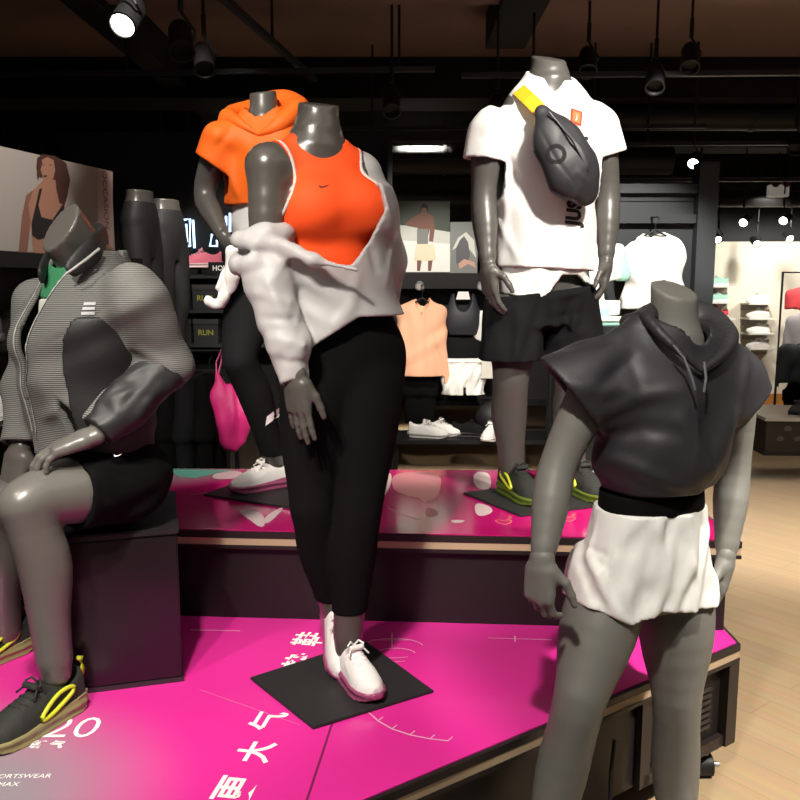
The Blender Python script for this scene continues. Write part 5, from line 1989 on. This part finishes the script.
            poster_art(t, o, n2, [
                ('printed_figure', mat('printed_dusk', (.10, .10, .11), rough=.5), .002, [[(456, 262), (456, 248), (460, 240), (464, 236), (468, 242), (470, 256), (466, 264), (458, 266)]]),
                ('printed_legs', mat('printed_skin_light', (.55, .33, .25), rough=.5), .0024, [[(458, 264), (464, 259), (474, 262), (476, 268), (468, 264), (460, 269)]]),
                ('printed_highlight', pl, .0018, [[(452, 250), (458, 238), (466, 232), (474, 240), (476, 258), (470, 250), (460, 246)]])])
    # goods of the fixture
    peach = mat('peach_jersey', (.80, .42, .26), rough=.8, bump=.1)
    c = at(422, 305, 5.85)
    jk = hang_top('jacket', 'peach zip jacket on a hanger in the middle fixture', 'jacket', tuple(c),   .30, .50, peach, sleeve=.20, sl_len=.50, open_front=True, seed=4, waves=.007, res=.007)
    lettering('printed_emblem', 'Y', .03, M_grey_print, jk, frame((-.005, -.068, -.06), (1, 0, 0), (0, -1, 0)))
    b = BM()
    b.tube([(c.x, 5.85, c.z + .13), (c.x, 6.09, c.z + .14)], .006, 6)
    tag(b.build('display_hook', M_dark), 'black hook arm carrying the peach jacket', 'hook')
    leg_ = hang_pants('leggings', 'black leggings hanging beneath the peach jacket', 'leggings', tuple(at(420, 374, 5.92)), .22, .36, M_black, seed=9, crotch=.12)
    # sports bra with racer straps
    c = at(463, 308, 5.9)
    t = thing('sports_bra', 'black sports bra on a white hanger card beside the peach jacket', 'sports bra', tuple(c), 0)
    v = Vox((-.16, -.1, -.22), (.16, .1, .16), .006)
    v.add(column([(-.19, 0, 0, .105, .05, .045), (-.12, 0, 0, .125, .065, .045), (-.05, 0, 0, .125, .06, .045), (.0, 0, 0, .115, .045, .04), (.10, 0, 0, .08, .03, .03)], 0, 2.4), 0)
    v.cut(ell((0, -.03, .09), (.062, .12, .115)))
    v.cut(ell((-.16, 0, .06), (.06, .12, .10)))
    v.cut(ell((.16, 0, .06), (.06, .12, .10)))
    vobj('garment', v, mat('blue_black_jersey', (.018, .019, .026), rough=.6), t)
    BM().prism([(-.05, .06), (.05, .06), (.035, .115), (-.035, .115)], -.005, .005, Matrix.Rotation(PI / 2, 4, 'X')).build('hanger_card', M_paper, t)
    v = hang_pants('shorts', 'black printed shorts hanging under the sports bra', 'shorts', tuple(at(463, 337, 5.92)), .26, .14, M_char, seed=12, crotch=.07)
    v = thing('shorts', 'white loose shorts hanging at the bottom of the middle fixture', 'shorts', tuple(at(463, 359, 5.88)), 0)
    x = Vox((-.22, -.12, -.30), (.22, .12, .03), .007)
    x.add(column([(-.27, 0, 0, .165, .075, .07), (-.15, 0, 0, .155, .065, .06), (0, 0, 0, .13, .04, .04), (.02, 0, 0, .128, .04, .04)], 0, 2.4), 0)
    x.wave(8, .09, .006, 4, (1.5, 1, .4))
    x.plane((0, 0, 0), (0, 0, 1))
    x.plane((0, 0, -.255), (0, 0, -1))
    x.cut(obox((.01, 0, -.26), ((1, 0, 0), (0, 1, 0), (0, 0, 1)), (.008, .2, .06), .004), .015)
    vobj('garment', x, M_nylon_white, v)
    BM().box((-.125, -.046, -.02), (.125, .046, .004)).build('waistband', M_paper, v)
    hang_top('tee', 'plain white tee hanging half hidden behind the black shorts of the tee mannequin', 'tee', tuple(at(497, 312, 5.9)), .30, .22, M_white_g, sleeve=.2, sl_len=.14, seed=6)
    cr = thing('carton', 'white card carton hanging beside the white shorts', 'carton', tuple(at(489, 378, 5.85)), 0)
    BM().box((-.06, -.04, 0), (.14, .06, .22)).build('carton_body', mat('pale_card', (.68, .66, .58), rough=.7), cr, bevel=.003)
    BM().tube([(0.0, .01, .22), (0.01, .01, .26), (.06, .01, .26), (.07, .01, .22)], .003, 6).build('handle', M_paper, cr)
    b = BM()
    b.tube([tuple(at(497, 300, 5.9) + Vector((0, 0, .05))), tuple(at(497, 300, 6.1) + Vector((0, 0, .05)))], .006, 6)
    tag(b.build('display_hook', M_dark), 'black hook arm carrying the half hidden white tee', 'hook')
    # low bench with shoes
    bn = thing('bench', 'long low black bench carrying sneakers in the middle fixture', 'bench', (.0, 5.95, 0), 0)
    BM().box((-.10, -.32, .395), (1.75, .10, .425)).build('bench_top', M_dark, bn, bevel=.003)
    for x in (-.06, .83, 1.68):
        for y in (-.28, .04):
            BM().box((x, y, 0), (x + .045, y + .045, .395)).build('leg', M_dark, bn)
    shelf_shoe('left sneaker of the white pair on the bench under the peach jacket', (.13, 5.76, .425), 1.3, M_shoe_white, cols[1][1], 'white sneakers on the bench')
    shelf_shoe('right sneaker of the white pair on the bench under the peach jacket', (.23, 5.86, .425), 1.15, M_shoe_white, cols[1][1], 'white sneakers on the bench')
    shelf_shoe('flat black sneaker on the bench between the white pair and the black ball', (.44, 5.80, .425), 1.4, M_char, M_dark, None)
    shelf_shoe('white sneaker on the bench behind the calf of the tee mannequin', (.66, 5.74, .425), -.4, M_shoe_white, M_lace_white, None)
    bb = BM()
    prof = [(max(.001, .115 * math.sin(q)), -.115 * math.cos(q)) for q in np.linspace(0, PI, 18)]
    bb.lathe(prof, 28)
    o = bb.build('ball', mat('black_rubber', (.012, .012, .012), rough=.6, bump=.4, bscale=90), None, (.66, 5.93, .54), smooth=True)
    tag(o, 'black training ball at the back of the long bench', 'ball')
    # ---------------- right: slate panel fixture with tops
    f = thing('display_fixture', 'slate grey panel fixture with cross bars behind the black hoodie mannequin', 'display fixture', (1.6, 5.75, 0), 0)
    BM().box((-.52, .03, 0), (.42, .06, 2.05)).build('back_panel', M_slate, f)
    BM().box((.40, -.06, 0), (.53, .08, 2.3)).build('post', M_slate, f)
    BM().box((-.56, -.04, 0), (-.50, .08, 2.2)).build('post', M_slate, f)
    for z in (2.13, 1.93):
        BM().box((-.52, -.03, z - .03), (.42, .06, z + .03)).build('cross_bar', M_slate, f)
    BM().box((-.52, .02, 2.05), (.42, .05, 2.12)).build('header_panel', M_darkgrey, f)
    c = at(655, 238, 5.62)
    t = hang_top('top', 'bright white sleeveless top on a black hanger before the slate panel', 'top', tuple(c), .42, .47, M_white_g, sleeve=0, seed=21, neck=.40, depth=.06)
    b = BM()
    b.tube([(c.x, 5.62, c.z + .135), (c.x, 5.80, c.z + .145)], .007, 6)
    tag(b.build('display_hook', M_dark), 'black hook arm carrying the sleeveless white top', 'hook')
    c = at(594, 243, 5.42)
    tee = hang_top('tee', 'white tee with mint sleeves hanging behind the arm of the tee mannequin', 'tee', tuple(c), .36, .46, M_white_g, sleeve=.45, sl_len=.17, seed=22)
    BM().box((-.10, -.075, -.47), (.10, -.05, -.42)).build('mint_hem', mat('mint_jersey', (.35, .66, .55), rough=.8), tee)
    for s in (-1, 1):
        v = Vox((-.3, -.1, -.25), (.3, .1, .05), .008)
        a = V((s * .15, 0, -.07))
        v.add(cone(a, a + V((s * .04, 0, -.13)), .056, .055, (0, 1, 0), .72), 0)
        vobj('mint_sleeve', v, mat('mint_jersey', (.35, .66, .55)), tee)
    b = BM()
    b.tube([(c.x, 5.42, c.z + .135), (c.x, 5.78, c.z + .145)], .007, 6)
    tag(b.build('display_hook', M_dark), 'black hook arm carrying the mint sleeved tee', 'hook')
    hang_top('tee', 'narrow crimson garment hanging between the white tee mannequin and the mint tee', 'top', tuple(at(590, 205, 5.62)), .11, .30, mat('crimson_jersey', (.42, .03, .06), rough=.8), sleeve=0, seed=23)
    b = BM()
    c2 = at(590, 205, 5.62)
    b.tube([(c2.x, 5.62, c2.z + .135), (c2.x, 6.0, c2.z + .145)], .007, 6)
    tag(b.build('display_hook', M_dark), 'black hook arm carrying the crimson garment', 'hook')
    fs = thing('folded_shirt', 'folded white and mint shirt lying on the ledge by the mint tee', 'shirt', tuple(at(602, 322, 5.35)), .35)
    BM().box((-.13, -.12, 0), (.13, .12, .035)).build('shirt_body', M_white_g, fs, bevel=.012, smooth=True)
    BM().box((-.132, -.123, -.02), (.132, .123, 0)).build('shirt_fold', mat('mint_jersey', (.35, .66, .55)), fs, bevel=.006)
    lg = thing('ledge', 'grey ledge table under the folded mint shirt', 'table', (at(602, 322, 5.35).x, 5.4, 0), 0)
    zt = at(602, 322, 5.35).z - .02
    BM().box((-.28, -.24, zt - .04), (.24, .26, zt)).build('table_top', M_slate, lg)
    BM().box((-.26, -.22, 0), (.22, .24, zt - .04)).build('table_body', M_darkgrey, lg)

    # ---------------- far right: lit shoe wall
    M_shelf = mat('white_shelf', (.82, .80, .72), rough=.6)
    tones = {'white': M_shoe_white, 'mint': mat('mint_jersey', (.35, .66, .55)), 'red': mat('red_knit', (.62, .04, .06), rough=.7), 'grey': cols[1][1]}
    for px, y0s, kinds in ((760, (303, 318, 333, 348), ('white',) * 4), (719, (286, 302, 318, 333), ('mint', 'mint', 'red', 'white'))):
        for py, kd in zip(y0s, kinds):
            p = at(px, py, 10.12)
            i = y0s.index(py)
            pos = ('topmost', 'second from top', 'third from top', 'lowest')[i]
            s_ = thing('wall_shelf', '%s small white shelf of the %s column on the lit shoe wall' % (pos, 'middle' if px > 750 else 'post-side'), 'shelf', (p.x, 10.15, p.z), 0, 'shelves on the shoe wall')
            BM().box((-.17, -.13, -.018), (.17, .15, 0)).build('shelf_board', M_shelf, s_)
            BM().box((-.16, .12, -.09), (.16, .15, -.018)).build('shelf_bracket', mat('shelf_shade', (.4, .38, .33), rough=.7), s_)  # darkened shelf white: shade beneath the board put into the bracket's colour
            shelf_shoe('%s sneaker on the %s shelf of the %s column' % (kd, pos, 'middle' if px > 750 else 'post-side'), (p.x + .04, 10.13, p.z), -1.45, tones[kd], M_lace_white, 'sneakers on the shoe wall')
    # outfit hung on the wall's edge
    c = at(808, 290, 9.6)
    rk = thing('clothes_rack', 'black rail rack at the edge of the photo by the shoe wall', 'clothes rack', (c.x, 9.6, 0), 0)
    b = BM()
    b.tube([(-.3, 0, .02), (-.3, 0, 1.62), (.7, 0, 1.62), (.7, 0, .02)], .016, 8)
    b.build('frame', M_dark, rk)
    for x in (-.3, .7):
        BM().box((x - .02, -.22, 0), (x + .02, .22, .03)).build('foot', M_dark, rk)
    hang_top('top', 'red top hanging on the rail rack by the shoe wall', 'top', tuple(c), .42, .24, mat('red_jersey', (.60, .05, .06), rough=.8), sleeve=.1, sl_len=.16, seed=31, res=.014)
    hang_top('top', 'grey top hanging below the red top on the rail rack', 'top', tuple(at(806, 317, 9.52)), .44, .34, mat('grey_melange', (.30, .28, .29), rough=.9), sleeve=.1, sl_len=.3, seed=32, res=.014, hanger=True)
    hang_top('jacket', 'charcoal jacket hanging low on the rail rack by the shoe wall', 'jacket', tuple(at(806, 346, 9.42)), .54, .42, M_darkgrey, sleeve=.15, sl_len=.4, seed=33, res=.014)
    hang_pants('trousers', 'black trousers hanging at the foot of the rail rack by the shoe wall', 'trousers', tuple(at(805, 374, 9.5)), .46, .50, M_char, seed=34, res=.014)
    # display bench with perforated side
    z = .335
    bn = thing('display_bench', 'low cream topped display bench with punched dark side panel', 'bench', (3.19, 7.15, 0), -.06)
    BM().box((0, 0, z - .03), (1.5, .8, z)).build('bench_top', mat('cream_laminate', (.66, .60, .47), rough=.4), bn)
    BM().box((.02, .02, .03), (1.48, .78, z - .03)).build('side_panel', mat('umber_panel', (.055, .043, .030), rough=.5), bn)
    b = BM()
    for i in range(9):
        for j in range(2):
            b.prism([(x * .035, y * .022) for x, y in ((-1, 0), (-.5, .9), (.5, .9), (1, 0), (.5, -.9), (-.5, -.9))], 0, .008, Matrix.Translation((.14 + i * .15 + .06 * (j % 2), .012, .15 + j * .09)) @ Matrix.Rotation(PI / 2, 4, 'X'))
    b.build('punched_pattern', mat('khaki_pattern', (.16, .13, .09), rough=.5), bn)
    BM().box((.0, .0, .0), (1.5, .8, .03)).build('plinth', mat('umber_plinth', (.03, .024, .02), rough=.5), bn)
    shelf_shoe('dark sneaker standing on the cream topped display bench', (3.62, 7.45, z), -.7, cols[2][1], M_dark, None)


def ceiling_goods():
    for i, (a, b, lab) in enumerate((((-3.6, 5.2, 2.72), (.2, 5.0, 2.72), 'black lighting track above the fashion poster'),
                                     ((.35, 4.9, 2.66), (4.6, 4.75, 2.66), 'black lighting track above the white tee mannequin'),
                                     ((-.6, 6.3, 2.62), (2.2, 6.2, 2.62), 'black lighting track over the middle fixture'),
                                     ((1.4, 6.25, 2.50), (5.2, 6.1, 2.50), 'black lighting track over the slate panel fixture'),
                                     ((-3.8, 7.4, 2.55), (1.5, 7.2, 2.55), 'black lighting track far behind the orange mannequins'),
                                     ((1.6, 8.0, 2.45), (7.2, 7.8, 2.45), 'black lighting track before the lit shoe wall'),
                                     ((-1.30, 1.2, 2.80), (-.55, 5.6, 2.80), 'black lighting track running away above the poster board'))):
        track('light_track', lab, a, b)
    M_duct = mat('duct_grey', (.016, .015, .015), rough=.5, metal=.3)
    for i, (x0, x1, y, z, r, lab) in enumerate(((-4, 2.5, 7.9, 2.62, .13, 'round dark duct crossing over the middle fixture'), (1.0, 8, 6.9, 2.82, .11, 'round dark duct crossing over the shoe wall aisle'), (-4, 8, 9.4, 2.42, .09, 'thin dark pipe crossing before the back wall'))):
        b = BM()
        b.cyl((x0, y, z), (x1, y, z), r, n=20)
        for q in np.arange(x0 + .5, x1, 1.3):
            b.cyl((q, y, z), (q + .03, y, z), r * 1.07, n=20)
            b.box((q, y - .006, z), (q + .012, y + .006, 3.2))
        o = b.build('ceiling_duct', M_duct, smooth=True)
        tag(o, lab, 'duct')
    lit = [((122, 26), 3.3, 'lit spotlight above the fashion poster, nearest to the ceiling edge'),
           ((693, 164), 6.2, 'bright spotlight above the slate panel fixture'),
           ((743, 223), 8.0, 'lit spotlight over the shoe aisle, larger of the middle pair'),
           ((783, 221), 8.0, 'lit spotlight over the shoe aisle near the photo edge'),
           ((698, 226), 6.9, 'lit spotlight by the post of the slate fixture'),
           ((718, 240), 9.3, 'small lit spotlight just above the shoe wall beside the post'),
           ((757, 244), 9.6, 'lit spotlight touching the top of the shoe wall'),
           ((790, 239), 9.4, 'small lit spotlight above the rail rack')]
    for (px, py), Y, lab in lit:
        p = at(px, py, Y)
        aim = (p.x * .55, p.y - 1.6, 1.2) if Y < 9 and px > 300 else ((p.x - .25, 1.3, .6) if px < 300 else (p.x, Y - .9, 1.5))
        spotlight(tuple(p), aim, lab, True, 1.0 if Y < 5 else .85)
        b = BM()
        b.cyl((p.x, p.y, p.z + .25), (p.x, p.y, 3.2), .008, n=6)
        tag(b.build('hanging_rod', M_dark), 'thin rod holding the ' + lab.split(',')[0], 'rod', 'rods of the lit spotlights')
    for (px, py), Y, lab in (((182, 52), 3.6, 'unlit black spotlight beside the lit one above the poster'), ((497, 118), 4.9, 'unlit spotlight left of the tee mannequin neck'), ((588, 72), 4.85, 'unlit spotlight above the tee mannequin shoulder'), ((690, 68), 4.8, 'unlit spotlight hanging high over the slate fixture'), ((655, 88), 4.8, 'second unlit spotlight high over the slate fixture'), ((795, 150), 6.1, 'unlit spotlight at the photo edge by the emergency light'), ((392, 112), 4.95, 'unlit spotlight behind the neck of the tank mannequin'), ((205, 70), 4.3, 'unlit spotlight above the orange hoodie mannequin')):
        p = at(px, py, Y)
        spotlight(tuple(p), (p.x * .7 + .1, p.y - 1.2, 1.0), lab, False)
        b = BM()
        b.cyl((p.x, p.y, p.z + .25), (p.x, p.y, 3.2), .008, n=6)
        tag(b.build('hanging_rod', M_dark), 'thin rod holding the ' + lab, 'rod', 'rods of the unlit spotlights')
    p = at(778, 190, 8.6)
    t = thing('emergency_light', 'white twin-head emergency light hanging above the shoe aisle', 'emergency light', tuple(p), 0)
    BM().box((-.10, -.04, -.07), (.10, .04, .05)).build('light_body', mat('glowing_white_plastic', (.55, .52, .47), rough=.5, emit=.22), t, bevel=.008)  # weak emission lifts the shaded housing, which is no lamp itself
    for x in (-.055, .055):
        b = BM()
        b.cyl((x, -.02, .075), (x, -.075, .06), .035, .042, 16)
        o = b.build('lamp_head', mat('dark_red_lens', (.10, .03, .03), rough=.3), t, smooth=True)
    BM().cyl((0, 0, .05), (0, 0, 3.2 - p.z), .008, n=6).build('hanger_rod', M_dark, t)
def camera():
    cam = bpy.data.cameras.new('camera')
    cam.sensor_width = 36
    cam.lens = FPX / 800 * 36
    cam.clip_start = .05
    o = bpy.data.objects.new('camera', cam)
    C.objects.link(o)
    o.location = (0, 0, EYE)
    o.rotation_euler = (PI / 2 - PITCH, 0, 0)
    bpy.context.scene.camera = o


def spot(loc, to, power, size=50, blend=.5, col=(1, .93, .84), radius=.06):
    l = bpy.data.lights.new('spot', 'SPOT')
    l.energy, l.spot_size, l.spot_blend, l.color, l.shadow_soft_size = power, math.radians(size), blend, col, radius
    o = bpy.data.objects.new('spot', l)
    C.objects.link(o)
    o.location = loc
    o.rotation_euler = (Vector(to) - Vector(loc)).to_track_quat('-Z', 'Y').to_euler()
    return o


def lights():
    w = bpy.data.worlds.new('world')
    bpy.context.scene.world = w
    w.use_nodes = True
    w.node_tree.nodes['Background'].inputs[0].default_value = (.9, .92, 1, 1)
    w.node_tree.nodes['Background'].inputs[1].default_value = .10
    spot((-.65, .25, 2.85), (-.16, 2.2, 1.45), 270, 27)
    spot((1.1, 1.4, 3.1), (.55, 3.0, 1.9), 440, 36)
    spot((-.1, .2, 3.1), (.64, 1.88, .95), 300, 28, .35)
    spot((-1.5, .7, 3.0), (-.92, 2.1, 1.5), 110, 30)
    spot((-.9, .0, 2.9), (-.9, 2.1, 1.1), 220, 42)
    spot((-.7, 1.6, 3.1), (-.5, 3.1, 1.8), 190, 40)
    spot((-.5, .6, 3.1), (-.58, 1.70, .42), 300, 36)
    spot((.3, 4.0, 2.95), (.25, 6.0, 1.0), 300, 44)
    spot((1.5, 4.0, 2.95), (1.55, 5.7, 1.45), 430, 40)
    spot((4.05, 8.9, 2.35), (4.05, 10.3, 1.25), 130, 95)
    spot((5.3, 8.9, 2.35), (5.3, 10.3, 1.25), 130, 95)
    spot((2.6, 4.6, 3.1), (2.9, 5.6, 0), 1500, 80)
    spot((1.8, 1.0, 3.1), (1.8, 2.9, 0), 850, 60)
    spot((-.9, 3.7, 3.0), (-1.4, 4.9, 1.75), 70, 40)
    spot((-.9, 4.3, 3.0), (-1.1, 5.6, 1.5), 90, 40)
    spot((.2, 8.0, 3.1), (.2, 7.2, 0), 900, 60)
    spot((-1.2, 8.0, 3.1), (-1.0, 7.2, 0), 700, 60)
    spot((-.7, 2.8, 3.0), (-1.55, 3.6, 1.85), 130, 46)
    spot((-.9, 4.6, 3.1), (-1.1, 5.6, 1.3), 90, 60)
    l = bpy.data.lights.new('ambient_fill', 'AREA')  # unseen area lamp added overhead as soft ambient fill
    l.shape, l.size, l.size_y, l.energy, l.color = 'RECTANGLE', 4.5, 3.0, 38, (1, .93, .85)
    o = bpy.data.objects.new('ambient_fill', l)
    C.objects.link(o)
    o.location = (.3, .6, 3.15)


sc = bpy.context.scene
sc.view_settings.view_transform = 'Standard'
sc.view_settings.look = 'None'
camera()
lights()
room()
platforms()
for fn in (fig_tank, fig_tee, fig_orange, fig_black, fig_seated):
    fn()
goods()
ceiling_goods()
